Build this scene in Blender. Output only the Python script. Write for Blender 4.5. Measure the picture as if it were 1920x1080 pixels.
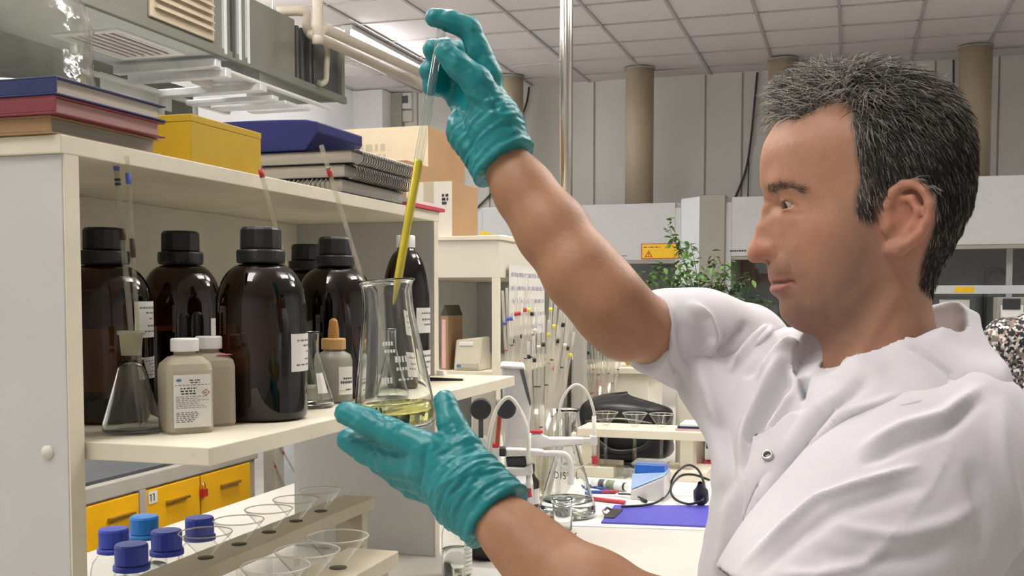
import bpy, bmesh, math, random
import numpy as np
from mathutils import Vector, Matrix
random.seed(7); rng = np.random.default_rng(7)
for o in list(bpy.data.objects): bpy.data.objects.remove(o)
scene = bpy.context.scene
# ------------------------------------------------------------------ camera, world, exposure
FPX = 2000.0; YAW = math.radians(17.5); PITCH = math.radians(3.0); EYE = 1.45; HOR = 557.0
CYP = HOR + FPX*math.tan(PITCH)
cam_d = bpy.data.cameras.new('camera'); cam = bpy.data.objects.new('camera', cam_d)
scene.collection.objects.link(cam); scene.camera = cam
cam.location = (0, 0, EYE); cam.rotation_euler = (math.pi/2-PITCH, 0, YAW)
cam_d.sensor_width = 36.0; cam_d.lens = FPX/1920*36.0; cam_d.shift_y = (CYP-540)/1920
cam_d.clip_start = 0.05; cam_d.clip_end = 60
world = bpy.data.worlds.new('world'); scene.world = world; world.use_nodes = True
world.node_tree.nodes['Background'].inputs[0].default_value = (0.95, 0.97, 1.0, 1)
world.node_tree.nodes['Background'].inputs[1].default_value = 0.5
scene.view_settings.view_transform = 'Standard'; scene.view_settings.look = 'None'
scene.view_settings.gamma = 1.0; scene.view_settings.use_curve_mapping = False
scene.view_settings.exposure = 0.7
LAMP = 10.5           # radiance of the ceiling luminaires
scene.cycles.transparent_max_bounces = 48
# ------------------------------------------------------------------ pixel helpers (1920x1080 frame)
RV = np.array([math.cos(YAW), math.sin(YAW), 0.]); HV = np.array([-math.sin(YAW), math.cos(YAW), 0.]); ZV = np.array([0, 0, 1.])
EYEP = np.array([0, 0, EYE])
_f = HV*math.cos(PITCH)-ZV*math.sin(PITCH); _u = HV*math.sin(PITCH)+ZV*math.cos(PITCH)
def ray(px, py):
    d = RV*((px-960)/FPX)+_f+_u*((CYP-py)/FPX)
    return d/np.dot(d, HV)
def W(px, py, d): return EYEP+ray(px, py)*d                # pixel + horizontal depth -> world
def onz(px, py, z): r = ray(px, py); return EYEP+r*((z-EYE)/r[2])
def onx(px, py, x): r = ray(px, py); return EYEP+r*(x/r[0])
def ony(px, py, y): r = ray(px, py); return EYEP+r*(y/r[1])
def proj(p):
    p = np.asarray(p, float)-EYEP; w = p@_f
    return 960+FPX*(p@RV)/w, CYP-FPX*(p@_u)/w
# ------------------------------------------------------------------ materials
MATS = {}
def srgb(h):
    if isinstance(h, str):
        h = h.lstrip('#'); h = [int(h[i:i+2], 16)/255 for i in (0, 2, 4)]
    return tuple((c/12.92 if c <= .04045 else ((c+.055)/1.055)**2.4) for c in h)
def nmat(name):
    m = bpy.data.materials.new(name); m.use_nodes = True; nt = m.node_tree
    for n in list(nt.nodes): nt.nodes.remove(n)
    out = nt.nodes.new('ShaderNodeOutputMaterial'); MATS[name] = m
    return m, nt, out
def L(nt, a, b): nt.links.new(a, b)
def mat(name, col, rough=.5, metal=0, var=.06, scale=20, bump=0, bscale=200, coat=0, sss=0, spec=.5, stretch=None, dirt=0):
    """opaque paint: base colour with slight procedural mottling, optional fine bump"""
    m, nt, out = nmat(name); c = srgb(col)
    b = nt.nodes.new('ShaderNodeBsdfPrincipled'); L(nt, b.outputs[0], out.inputs[0])
    tc = nt.nodes.new('ShaderNodeTexCoord'); src = tc.outputs['Object']
    if stretch:
        mp = nt.nodes.new('ShaderNodeMapping'); mp.inputs['Scale'].default_value = stretch; L(nt, src, mp.inputs[0]); src = mp.outputs[0]
    n = nt.nodes.new('ShaderNodeTexNoise'); n.inputs['Scale'].default_value = scale; n.inputs['Detail'].default_value = 4; L(nt, src, n.inputs['Vector'])
    r = nt.nodes.new('ShaderNodeValToRGB'); L(nt, n.outputs[0], r.inputs[0])
    r.color_ramp.elements[0].position = .3; r.color_ramp.elements[1].position = .7
    r.color_ramp.elements[0].color = tuple(x*(1-var) for x in c)+(1,)
    r.color_ramp.elements[1].color = tuple(min(1, x*(1+var)) for x in c)+(1,)
    col_out = r.outputs[0]
    if dirt:
        n3 = nt.nodes.new('ShaderNodeTexNoise'); n3.inputs['Scale'].default_value = 60; n3.inputs['Detail'].default_value = 6; L(nt, src, n3.inputs['Vector'])
        r3 = nt.nodes.new('ShaderNodeValToRGB'); L(nt, n3.outputs[0], r3.inputs[0])
        r3.color_ramp.elements[0].position = .66; r3.color_ramp.elements[1].position = .74
        mx = nt.nodes.new('ShaderNodeMixRGB'); L(nt, r3.outputs[0], mx.inputs[0]); L(nt, col_out, mx.inputs[1])
        mx.inputs[2].default_value = tuple(x*(1-dirt) for x in c)+(1,); col_out = mx.outputs[0]
    L(nt, col_out, b.inputs['Base Color'])
    b.inputs['Roughness'].default_value = rough; b.inputs['Metallic'].default_value = metal
    b.inputs['Specular IOR Level'].default_value = spec
    if coat: b.inputs['Coat Weight'].default_value = coat
    if bump:
        n2 = nt.nodes.new('ShaderNodeTexNoise'); n2.inputs['Scale'].default_value = bscale; L(nt, src, n2.inputs['Vector'])
        bp = nt.nodes.new('ShaderNodeBump'); bp.inputs['Strength'].default_value = bump; bp.inputs['Distance'].default_value = .002
        L(nt, n2.outputs[0], bp.inputs['Height']); L(nt, bp.outputs[0], b.inputs['Normal'])
    return m
def glass(name, col=(.985, .99, .985), gloss=1.0, edge=.72, ior=1.45, wrinkle=0):
    """thin-walled glass: transmitted light tinted more at grazing angles, Fresnel reflection"""
    m, nt, out = nmat(name)
    t = nt.nodes.new('ShaderNodeBsdfTransparent'); g = nt.nodes.new('ShaderNodeBsdfGlossy'); g.inputs['Roughness'].default_value = .02
    g.inputs['Color'].default_value = (gloss, gloss, gloss, 1)
    lw = nt.nodes.new('ShaderNodeLayerWeight'); lw.inputs['Blend'].default_value = .35
    r = nt.nodes.new('ShaderNodeValToRGB'); L(nt, lw.outputs['Facing'], r.inputs[0])
    r.color_ramp.elements[0].position = .45; r.color_ramp.elements[0].color = tuple(col)+(1,)
    r.color_ramp.elements[1].position = 1; r.color_ramp.elements[1].color = tuple(c*edge for c in col)+(1,)
    L(nt, r.outputs[0], t.inputs[0])
    lw2 = nt.nodes.new('ShaderNodeLayerWeight'); lw2.inputs['Blend'].default_value = .5
    pw = nt.nodes.new('ShaderNodeMath'); pw.operation = 'POWER'; pw.inputs[1].default_value = 4.0; L(nt, lw2.outputs['Facing'], pw.inputs[0])
    mr = nt.nodes.new('ShaderNodeMapRange'); mr.inputs[3].default_value = .045; mr.inputs[4].default_value = .7; L(nt, pw.outputs[0], mr.inputs[0])
    mx = nt.nodes.new('ShaderNodeMixShader'); L(nt, mr.outputs[0], mx.inputs[0]); L(nt, t.outputs[0], mx.inputs[1]); L(nt, g.outputs[0], mx.inputs[2])
    if wrinkle:
        tc = nt.nodes.new('ShaderNodeTexCoord'); n2 = nt.nodes.new('ShaderNodeTexNoise'); n2.inputs['Scale'].default_value = 14; n2.inputs['Detail'].default_value = 3; L(nt, tc.outputs['Object'], n2.inputs['Vector'])
        bp = nt.nodes.new('ShaderNodeBump'); bp.inputs['Strength'].default_value = wrinkle; bp.inputs['Distance'].default_value = .03; L(nt, n2.outputs[0], bp.inputs['Height'])
        for nd in (g, lw, lw2): L(nt, bp.outputs[0], nd.inputs['Normal'])
    L(nt, mx.outputs[0], out.inputs[0]); return m
def plastic_trans(name, col, alpha=.35, rough=.35):
    """translucent plastic: diffuse+translucent mixed with clear"""
    m, nt, out = nmat(name); c = srgb(col)+(1,)
    b = nt.nodes.new('ShaderNodeBsdfPrincipled'); b.inputs['Base Color'].default_value = c; b.inputs['Roughness'].default_value = rough
    tl = nt.nodes.new('ShaderNodeBsdfTranslucent'); tl.inputs[0].default_value = c
    m1 = nt.nodes.new('ShaderNodeMixShader'); m1.inputs[0].default_value = .45; L(nt, b.outputs[0], m1.inputs[1]); L(nt, tl.outputs[0], m1.inputs[2])
    t = nt.nodes.new('ShaderNodeBsdfTransparent'); t.inputs[0].default_value = c
    m2 = nt.nodes.new('ShaderNodeMixShader'); m2.inputs[0].default_value = alpha; L(nt, m1.outputs[0], m2.inputs[1]); L(nt, t.outputs[0], m2.inputs[2])
    L(nt, m2.outputs[0], out.inputs[0]); return m
def emit(name, col, s):
    m, nt, out = nmat(name); e = nt.nodes.new('ShaderNodeEmission'); e.inputs[0].default_value = tuple(col)+(1,); e.inputs[1].default_value = s
    L(nt, e.outputs[0], out.inputs[0]); return m
def attr_mat(name, rough=.5, attr='Col', spec=.5, sss=0, bump=0, bscale=300, sheen=0, stretch=None):
    """colour from a per-vertex colour attribute (the thing's own colouring)"""
    m, nt, out = nmat(name); b = nt.nodes.new('ShaderNodeBsdfPrincipled'); L(nt, b.outputs[0], out.inputs[0])
    a = nt.nodes.new('ShaderNodeAttribute'); a.attribute_name = attr
    tc = nt.nodes.new('ShaderNodeTexCoord'); n = nt.nodes.new('ShaderNodeTexNoise'); n.inputs['Scale'].default_value = 90; n.inputs['Detail'].default_value = 5
    L(nt, tc.outputs['Object'], n.inputs['Vector'])
    mr = nt.nodes.new('ShaderNodeMapRange'); mr.inputs[3].default_value = .88; mr.inputs[4].default_value = 1.12; L(nt, n.outputs[0], mr.inputs[0])
    mx = nt.nodes.new('ShaderNodeMixRGB'); mx.blend_type = 'MULTIPLY'; mx.inputs[0].default_value = 1; L(nt, a.outputs[0], mx.inputs[1]); L(nt, mr.outputs[0], mx.inputs[2])
    L(nt, mx.outputs[0], b.inputs['Base Color']); b.inputs['Roughness'].default_value = rough; b.inputs['Specular IOR Level'].default_value = spec
    if sss:
        b.inputs['Subsurface Weight'].default_value = sss; b.inputs['Subsurface Radius'].default_value = (.012, .005, .003); b.inputs['Subsurface Scale'].default_value = 1
    if bump:
        n2 = nt.nodes.new('ShaderNodeTexNoise'); n2.inputs['Scale'].default_value = bscale; n2.inputs['Detail'].default_value = 6; L(nt, tc.outputs['Object'], n2.inputs['Vector'])
        bp = nt.nodes.new('ShaderNodeBump'); bp.inputs['Strength'].default_value = bump; bp.inputs['Distance'].default_value = .001
        L(nt, n2.outputs[0], bp.inputs['Height']); L(nt, bp.outputs[0], b.inputs['Normal'])
    return m
# ------------------------------------------------------------------ mesh builder
class MB:
    def __init__(s): s.v = []; s.f = []; s.sm = []
    def add(s, vs, fs, smooth=False, M=None):
        o = len(s.v)
        if M is not None: vs = [tuple(M @ Vector(v)) for v in vs]
        s.v += [tuple(map(float, v)) for v in vs]; s.f += [tuple(i+o for i in f) for f in fs]; s.sm += [smooth]*len(fs); return s
    def box(s, a, b, M=None):
        x0, y0, z0 = a; x1, y1, z1 = b
        return s.add([(x0,y0,z0),(x1,y0,z0),(x1,y1,z0),(x0,y1,z0),(x0,y0,z1),(x1,y0,z1),(x1,y1,z1),(x0,y1,z1)],
                     [(0,3,2,1),(4,5,6,7),(0,1,5,4),(1,2,6,5),(2,3,7,6),(3,0,4,7)], False, M)
    def lathe(s, prof, n=32, M=None, smooth=True, c0=False, c1=False):
        """prof: [(r,z)...] revolved about z"""
        vs = []; fs = []
        for r, z in prof:
            for k in range(n):
                a = 2*math.pi*k/n; vs.append((r*math.cos(a), r*math.sin(a), z))
        for i in range(len(prof)-1):
            for k in range(n):
                k2 = (k+1) % n; fs.append((i*n+k, i*n+k2, (i+1)*n+k2, (i+1)*n+k))
        s.add(vs, fs, smooth, M); o = len(s.v)-len(vs)
        if c0: s.f.append(tuple(o+k for k in reversed(range(n)))); s.sm.append(False)
        if c1: s.f.append(tuple(o+(len(prof)-1)*n+k for k in range(n))); s.sm.append(False)
        return s
    def cyl(s, p, q, r, r2=None, n=16, caps=True):
        p = Vector(p); q = Vector(q); d = q-p; M = Matrix.Translation(p) @ d.to_track_quat('Z', 'Y').to_matrix().to_4x4()
        return s.lathe([(r, 0), (r if r2 is None else r2, d.length)], n, M, True, caps, caps)
    def tube(s, pts, r, n=8, caps=True, closed=False):
        pts = [Vector(p) for p in pts]; vs = []; fs = []; up = None
        N = len(pts)
        for i, p in enumerate(pts):
            if closed: t = pts[(i+1) % N]-pts[i-1]
            else: t = (pts[min(i+1, N-1)]-pts[max(i-1, 0)])
            t.normalize()
            if up is None: up = t.orthogonal().normalized()
            up = (up-t*up.dot(t)).normalized(); w = t.cross(up)
            rr = r[i] if isinstance(r, (list, tuple)) else r
            for k in range(n):
                a = 2*math.pi*k/n; vs.append(tuple(p+up*math.cos(a)*rr+w*math.sin(a)*rr))
        M_ = N if closed else N-1
        for i in range(M_):
            j = (i+1) % N
            for k in range(n): k2 = (k+1) % n; fs.append((i*n+k, i*n+k2, j*n+k2, j*n+k))
        if caps and not closed: fs.append(tuple(reversed(range(n)))); fs.append(tuple((N-1)*n+k for k in range(n)))
        return s.add(vs, fs, True)
    def prism(s, poly, z0, z1, M=None):
        n = len(poly); vs = [(x, y, z0) for x, y in poly]+[(x, y, z1) for x, y in poly]
        fs = [tuple(reversed(range(n))), tuple(range(n, 2*n))]+[(k, (k+1) % n, n+(k+1) % n, n+k) for k in range(n)]
        return s.add(vs, fs, False, M)
    def quad(s, a, b, c, d): return s.add([a, b, c, d], [(0, 1, 2, 3)])
    def build(s, name, m, parent=None, bevel=0, solid=0, seg=2):
        me = bpy.data.meshes.new(name); me.from_pydata(s.v, [], s.f); me.update()
        me.polygons.foreach_set('use_smooth', s.sm)
        return mk(name, me, m, parent, bevel, seg)
def mk(name, me, m, parent=None, bevel=0, seg=2):
    o = bpy.data.objects.new(name, me); scene.collection.objects.link(o)
    if m is not None: me.materials.append(MATS[m] if isinstance(m, str) else m)
    if parent is not None: o.parent = parent
    if bevel:
        b = o.modifiers.new('bevel', 'BEVEL'); b.width = bevel; b.segments = seg; b.limit_method = 'ANGLE'; b.angle_limit = .6
    return o
def tag(o, label=None, cat=None, group=None, kind=None):
    if label: o['label'] = label
    if cat: o['category'] = cat
    if group: o['group'] = group
    if kind: o['kind'] = kind
    return o
def thing(name, label, cat, loc=(0, 0, 0), rz=0, group=None):
    o = bpy.data.objects.new(name, None); scene.collection.objects.link(o); o.empty_display_size = .05
    o.location = tuple(loc); o.rotation_euler = (0, 0, rz); return tag(o, label, cat, group)
def struct(o): o['kind'] = 'structure'; return o
def copy_tree(o, parent=None):
    c = o.copy(); scene.collection.objects.link(c); c.parent = parent
    for ch in list(o.children): copy_tree(ch, c)
    return c
def box_part(name, a, b, m, parent, bevel=.0015): return MB().box(a, b).build(name, m, parent, bevel)
def arc(r, a0, a1, n, c=(0, 0)): return [(c[0]+r*math.cos(a0+(a1-a0)*i/(n-1)), c[1]+r*math.sin(a0+(a1-a0)*i/(n-1))) for i in range(n)]
def smooth_path(pts, n=8):
    """Catmull-Rom through the points"""
    P = [Vector(p) for p in pts]; P = [P[0]*2-P[1]]+P+[P[-1]*2-P[-2]]; out = []
    for i in range(1, len(P)-2):
        for k in range(n):
            t = k/n; a, b, c, d = P[i-1], P[i], P[i+1], P[i+2]
            out.append(.5*((2*b)+(c-a)*t+(2*a-5*b+4*c-d)*t*t+(3*b-a-3*c+d)*t**3))
    out.append(P[-2]); return out
def text_rows(mb, w, h, rows, M, seed=0, gap=.5):
    """blurred print: rows of dark dashes lying on a label plane (x right, y up)"""
    rr = random.Random(seed)
    for (y, hh, x0, x1) in rows:
        x = x0
        while x < x1:
            l = rr.uniform(.04, .12); l = min(l, x1-x)
            mb.add([(x*w, y*h, 0), ((x+l*.85)*w, y*h, 0), ((x+l*.85)*w, (y+hh)*h, 0), (x*w, (y+hh)*h, 0)], [(0, 1, 2, 3)], False, M)
            x += l+rr.uniform(.01, .03)
def curved_label(name, r, a0, a1, z0, z1, m, parent, off=.0004, n=14):
    """label wrapped on a cylinder of radius r about local z"""
    vs = []; fs = []
    for i in range(n+1):
        a = a0+(a1-a0)*i/n
        for rr in (r+off, r+off*2.2):
            for z in (z0, z1): vs.append((rr*math.cos(a), rr*math.sin(a), z))
    for i in range(n):
        o = i*4; p = o+4
        fs += [(o+2, p+2, p+3, o+3), (o, o+1, p+1, p), (o+1, o+3, p+3, p+1), (o, p, p+2, o+2)]
    fs += [(0, 2, 3, 1), (n*4, n*4+1, n*4+3, n*4+2)]
    return MB().add(vs, fs, False).build(name, m, parent)
def curved_print(name, r, a0, a1, z0, z1, rows, m, parent, seed=0, off=.0012):
    rr = random.Random(seed); mb = MB()
    for (y, hh, x0, x1) in rows:
        x = x0
        while x < x1-.01:
            l = min(rr.uniform(.05, .13), x1-x); A = a0+(a1-a0)*x; B = a0+(a1-a0)*(x+l*.85)
            za = z0+(z1-z0)*y; zb = z0+(z1-z0)*(y+hh); q = r+off
            mb.quad((q*math.cos(A), q*math.sin(A), za), (q*math.cos(B), q*math.sin(B), za), (q*math.cos(B), q*math.sin(B), zb), (q*math.cos(A), q*math.sin(A), zb))
            x += l+rr.uniform(.015, .03)
    return mb.build(name, m, parent)
# ------------------------------------------------------------------ materials
mat('ceil_tile', '#eee7e6', .9, var=.05, scale=60, bump=.4, bscale=300)
mat('ceil_bar', '#c2bdbc', .5)
mat('wall_paint', '#dcdad4', .8, var=.03, scale=2)
mat('wall_white', '#e2e2e2', .8, var=.03, scale=2)
mat('wall_seam', '#9c998f', .8)
mat('column_paint', '#b5a68d', .6, var=.04, scale=4)
mat('floor_vinyl', '#b4b0a8', .5, var=.08, scale=6)
mat('cream', '#d8d3c4', .45, var=.035, scale=7, dirt=.06)
mat('cream_edge', '#dcd5c0', .5, var=.05, scale=15, dirt=.12)
mat('panel_grey', '#c3c4c2', .5, var=.03, scale=6, dirt=.05)
mat('bench_top', '#c6c2b9', .4, var=.02, scale=5)
mat('hood_grey', '#77786f', .55, var=.05, scale=5)
mat('hood_under', '#d3d9d8', .5, var=.04, scale=5)
mat('hood_dark', '#4b4d4b', .6, var=.1, scale=9)
mat('louver_beige', '#bfb29b', .5)
mat('white_paint', '#e2e2de', .45, var=.03)
mat('vent_white', '#fbfbf8', .4, var=.01)
mat('black', '#17181b', .4, var=.15)
mat('steel', '#b9b6ae', .22, metal=1, var=.05)
mat('dark_steel', '#77756f', .3, metal=1, var=.05)
mat('galv', '#e6e8e8', .38, metal=.35, var=.08)
mat('pipe_beige', '#b9b0a0', .5, var=.04)
mat('cable_black', '#3a3d38', .5)
mat('fume_white', '#c9cbcc', .4, var=.02)
mat('fume_bright', '#dfe6ea', .35, var=.02)
mat('fume_grey', '#a19d92', .45, var=.02)
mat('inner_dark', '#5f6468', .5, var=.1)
mat('yellow_sign', '#f2c200', .4)
mat('red_print', '#b02020', .5)
mat('ink', '#2b2b33', .6)
mat('ink_soft', '#6b6b72', .7)
emit('lamp', (1.0, .97, .93), LAMP); emit('tube_lamp', (1.0, .98, .97), LAMP*5)
G_CLEAR = glass('clear_glass', (.97, .98, .97), edge=.5)
G_THIN = glass('pipette_glass', (.95, .95, .93), edge=.3, gloss=1.0)
# ------------------------------------------------------------------ room shell
YB = 10.5; ZC = 3.59; XL = -4.95; XR = 4.2; YF = -3.2
floor = struct(MB().box((XL, YF, -.06), (XR, YB, 0)).build('floor', 'floor_vinyl'))
wall_b = struct(MB().box((XL-.1, YB, 0), (XR+.1, YB+.12, ZC+.2)).build('wall_back', 'wall_paint'))
wall_l = struct(MB().box((XL-.12, YF, 0), (XL, YB, ZC+.2)).build('wall_left', 'wall_white'))
wall_r = struct(MB().box((XR, YF, 0), (XR+.12, YB, ZC+.2)).build('wall_right', 'wall_white'))
wall_f = struct(MB().box((XL-.1, YF-.12, 0), (XR+.1, YF, ZC+.2)).build('wall_front', 'wall_white'))
for k, sx in enumerate([-4.35, -3.55, -2.45, -1.35, -1.0, -.2, .72, 1.25, 1.9]):     # panel joints of the back wall
    MB().box((sx-.008, YB-.006, 2.0), (sx+.008, YB, ZC)).build('panel_joint', 'wall_seam', wall_b)
# ceiling: slab, lay-in tiles, T-bars
ceil = struct(MB().box((XL-.1, YF, ZC+.03), (XR+.1, YB, ZC+.15)).build('ceiling', 'ceil_tile'))
tile_mb = MB().box((-.288, -.288, 0), (.288, .288, .02))
lamp_cells = set()
for ix in (-7, -5, -2, 1, 3):
    for iy in (-10, -6, -3, 0, 3): lamp_cells.add((ix, iy)); lamp_cells.add((ix, iy+1))
lamp_cells -= {(3,-10),(3,-9),(1,-10),(1,-9),(-5,-10),(-5,-9),(3,-6),(3,-5),(-5,3),(-5,4),(-7,3),(-7,4),(-2,-3),(-2,-2),(-5,-3),(-5,-2),(-2, 0), (-2, 1), (-2, 3), (-2, 4), (1, 0), (1, 1), (1, 3), (1, 4), (3, 3), (3, 4), (3, 0), (3, 1), (-5, 0), (-5, 1)}
X0C, Y0C = -.1+.3, 5.36+.3          # centre of cell (0, 0)
tme = None
for ix in range(-9, 8):
    for iy in range(-13, 9):
        cx = X0C+.6*ix; cy = Y0C+.6*iy
        if not (XL-.1 < cx < XR+.1 and YF+.2 < cy < YB+.3): continue
        if iy < -5 or ix > 3 or (iy < -2 and ix > -1): continue     # never in view from near the photograph's position
        if tme is None:
            o = tile_mb.build('ceiling_tile', 'ceil_tile', ceil); tme = o.data
        else: o = mk('ceiling_tile', tme, None, ceil)
        o.location = (cx, cy, ZC+.006+random.uniform(0, .003))
for ix in range(-9, 6):
    x = X0C+.6*ix-.3
    MB().box((x-.012, 1.8, ZC-.004), (x+.012, YB, ZC+.004)).build('grid_bar', 'ceil_bar', ceil)
for iy in range(-6, 9):
    y = Y0C+.6*iy-.3
    MB().box((XL, y-.005, ZC-.002), (2.6, y+.005, ZC+.005)).build('grid_bar', 'ceil_bar', ceil)
# luminaires: 0.6 x 1.2 m unseen panels added below the grid to brighten ceiling
done = set()
for (ix, iy) in sorted(lamp_cells):
    if (ix, iy) in done: continue
    done.add((ix, iy)); done.add((ix, iy+1))
    if (ix, iy+1) not in lamp_cells: continue
    cx = X0C+.6*ix; cy = Y0C+.6*iy+.3
    if not (XL+.3 < cx < XR-.3 and YF+.6 < cy < YB-.6): continue
    t = thing('added_pendant_light', 'unseen rectangular light panel added below the tiled ceiling', 'ceiling light', (cx, cy, ZC-.26), 0, 'added pendant ceiling lights')
    MB().box((-.29, -.59, 0), (-.265, .59, .03)).box((.265, -.59, 0), (.29, .59, .03)).box((-.265, -.59, 0), (.265, -.565, .03)).box((-.265, .565, 0), (.265, .59, .03)).build('frame', 'white_paint', t)
    MB().box((-.265, -.565, .008), (.265, .565, .022)).build('diffuser', 'lamp', t)
    for sx, sy in ((-.277, -.5), (.277, -.5), (-.277, .5), (.277, .5)): MB().cyl((sx, sy, .03), (sx, sy, .258), .004, None, 6).build('hanger', 'steel', t)
# batten lamp on the ceiling behind the raised hand
a = onz(650, 58, ZC-.05); b = onz(800, 136, ZC-.05)
t = thing('batten_light', 'long fluorescent batten light on the ceiling behind the raised hand', 'ceiling light', (a[0], a[1], ZC-.075))
LB = b[1]-a[1]
MB().box((-.05, 0, .035), (.05, LB, .072)).build('housing', 'white_paint', t, .003)
MB().cyl((0, .03, .015), (0, LB-.03, .015), .014, None, 12).build('tube', 'tube_lamp', t)
for y_ in (.0, LB-.03): MB().box((-.02, y_, 0), (.02, y_+.03, .036)).build('tube_socket', 'white_paint', t, .002)
# columns (round service ducts along the back wall)
for k, (px, py, hw) in enumerate([(955, 143, 28), (1200, 128, 26), (1468, 108, 27), (1830, 87, 29)]):
    p = onz(px, py, ZC); 
    c = thing('round_duct', ['beige round duct rising behind the raised gloved hand', 'beige round duct above the warning sign', 'beige round duct rising behind the man\'s forehead', 'beige round duct rising behind the back of the man\'s head'][k], 'duct', (p[0], 10.0, 2.305))
    MB().lathe([(.132, 0), (.132, ZC-2.317)], 40, None, True, True, True).build('pipe', 'column_paint', c)
    MB().lathe([(.14, ZC-2.325), (.14, ZC-2.309)], 40, None, True, True, True).build('collar', 'wall_seam', c)
# cables hanging on the back wall
def cable(label, pts, r=.011, m='cable_black'):
    P = smooth_path([ony(x, y, YB-.03) for x, y in pts], 6)
    return tag(MB().tube(P, r, 6).build('wall_cable', m), label, 'cable')
cable('dark cable sagging down the wall beside the round duct at the man\'s face', [(1420, 136), (1414, 200), (1408, 260), (1398, 320), (1378, 372)])
cable('short dark cable on the wall beside the raised gloved wrist', [(992, 163), (988, 190), (978, 220), (964, 255), (952, 290), (930, 350), (895, 390)])
cable('thin straight dark cable near the man\'s forehead', [(1404, 300), (1402, 372)], .006)
cable('thin straight dark cable running down the wall beside the man\'s hair', [(1788, 112), (1787, 330)], .009)
# pilaster and thermostat at the far left corner
struct(MB().box((XL, 10.2, 0), (XL+.33, YB, ZC)).build('trim_1', 'wall_white'))
struct(MB().box((XL+.33, 10.42, 0), (XL+.45, YB, ZC)).build('trim_2', 'wall_seam'))
p = ony(762, 195, YB)
t = thing('wall_controller', 'white wall controller with a dark screen in the far corner', 'controller', (p[0], YB-.05, p[2]))
MB().box((-.075, 0, -.06), (.075, .05, .11)).build('housing', 'white_paint', t, .008)
MB().box((-.045, -.006, 0), (.04, .002, .075)).build('screen', 'inner_dark', t)
MB().box((-.07, 0, -.19), (.085, .045, -.075)).build('lower_housing', 'cream', t, .008)
# ------------------------------------------------------------------ overhead extraction hood (left)
HX = -2.231
hood = thing('extraction_hood', 'dark grey overhead extraction hood with louvre and vent grille', 'hood', (HX, 3.0, 2.35))
MB().box((-.5, -1.9, 0), (0, .56, .26)).build('casing', 'hood_grey', hood, .004)
MB().box((-.5, -1.9, -.006), (-.004, .58, -.001)).build('underside_panel', 'hood_under', hood)
# second section: front skirt, side sheet, dark gap
MB().box((-.03, .575, 0), (0, 1.05, .26)).build('front_sheet', 'hood_grey', hood, .003)
MB().box((-.05, 1.05, .02), (-.02, 1.48, .235)).build('front_sheet', 'hood_dark', hood, .003)
MB().box((-.5, 1.485, 0), (0, 1.515, .25)).build('end_sheet', 'hood_grey', hood, .003)
MB().box((-.5, .56, .2), (-.05, 1.5, .255)).build('roof_sheet', 'hood_under', hood)
MB().box((-.012, -1.9, -.012), (.01, 1.515, .02)).build('lower_rail', 'hood_grey', hood, .003)
for yy in (.5, .555, .6, .66): MB().box((-.005, yy, .0), (.012, yy+.018, .262)).build('seam_strip', 'hood_dark' if yy in (.555,) else 'hood_under', hood, .002)
for yy in (1.06, 1.1, 1.17, 1.21): MB().box((-.02, yy, .02), (.004, yy+.018, .24)).build('seam_strip', 'hood_dark', hood, .002)
# louvre plate on the face
lv = MB().box((.001, .06, .03), (.012, .435, .26)).build('louvre_plate', 'louver_beige', hood, .003)
for k in range(7):
    z = .063+k*.029
    MB().add([(.012, .08, z), (.012, .415, z), (.03, .415, z-.004), (.03, .08, z-.004), (.012, .08, z+.021), (.012, .415, z+.021)], [(0, 1, 2, 3), (3, 2, 5, 4), (0, 3, 4), (1, 5, 2)]).build('louvre_slat', 'louver_beige', lv)
# grille on the underside
gr = MB().box((-.375, .04, -.014), (-.355, .42, -.006)).box((-.125, .04, -.014), (-.105, .42, -.006)).box((-.355, .04, -.014), (-.125, .065, -.006)).box((-.355, .395, -.014), (-.125, .42, -.006)).build('vent_frame', 'vent_white', hood, .002)
MB().box((-.355, .065, -.0085), (-.125, .395, -.0065)).build('vent_shadow', 'black', gr)
for k in range(7):
    x = -.345+k*.034
    MB().box((x, .065, -.014), (x+.013, .395, -.0088)).build('vent_slat', 'vent_white', gr)
# metal light frame under the open section
fr = thing('steel_light_frame', 'bare metal frame with strip lamp hanging under the grey hood', 'metal frame', (HX, 3.0, 2.33))
for (a, b) in [((-.46, .47, -.03), (-.01, .51, .0)), ((-.44, .53, -.055), (-.005, .57, -.02)), ((-.5, .78, -.06), (-.005, .83, -.03)), ((-.42, .88, -.08), (-.01, .93, -.06)), ((-.38, 1.0, -.075), (-.02, 1.1, -.06)), ((-.3, 1.16, -.07), (-.02, 1.22, -.055))]:
    MB().box(a, b).build('cross_bar', 'galv', fr, .003)
for (a, b) in [((-.5, .35, -.05), (-.47, 1.3, -.035)), ((-.05, .5, -.03), (-.02, 1.45, -.018))]:
    MB().box(a, b).build('side_rail', 'white_paint', fr, .003)
MB().box((-.3, .6, -.02), (-.08, .9, .06)).build('lamp_tray', 'galv', fr, .004)
MB().tube([(-.2, .62, -.035), (-.2, .72, -.035)], .02, 12).build('lamp_socket', 'cream', fr)
for (x, y) in [(-.48, .8), (-.42, .95)]: MB().tube([(x, y, -.05), (x, y, -.3), (x-.02, y+.02, -.34)], .012, 8).build('drop_pipe', 'white_paint', fr)
# grey partition behind the hood with a paper strip
tag(MB().box((-2.80, .6, 1.93), (-2.76, 4.1, 2.36)).build('sheet_panel', 'hood_grey', None, .003), 'plain grey sheet panel hanging behind the overhead hood', 'panel')
q = onx(300, 175, -2.74)
tag(MB().box((-2.759, q[1]-.35, q[2]-.06), (-2.754, q[1]+.1, q[2]+.02)).build('paper_strip', 'white_paint'), 'white paper strip fixed to the hood skirt behind the books', 'paper')
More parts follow.
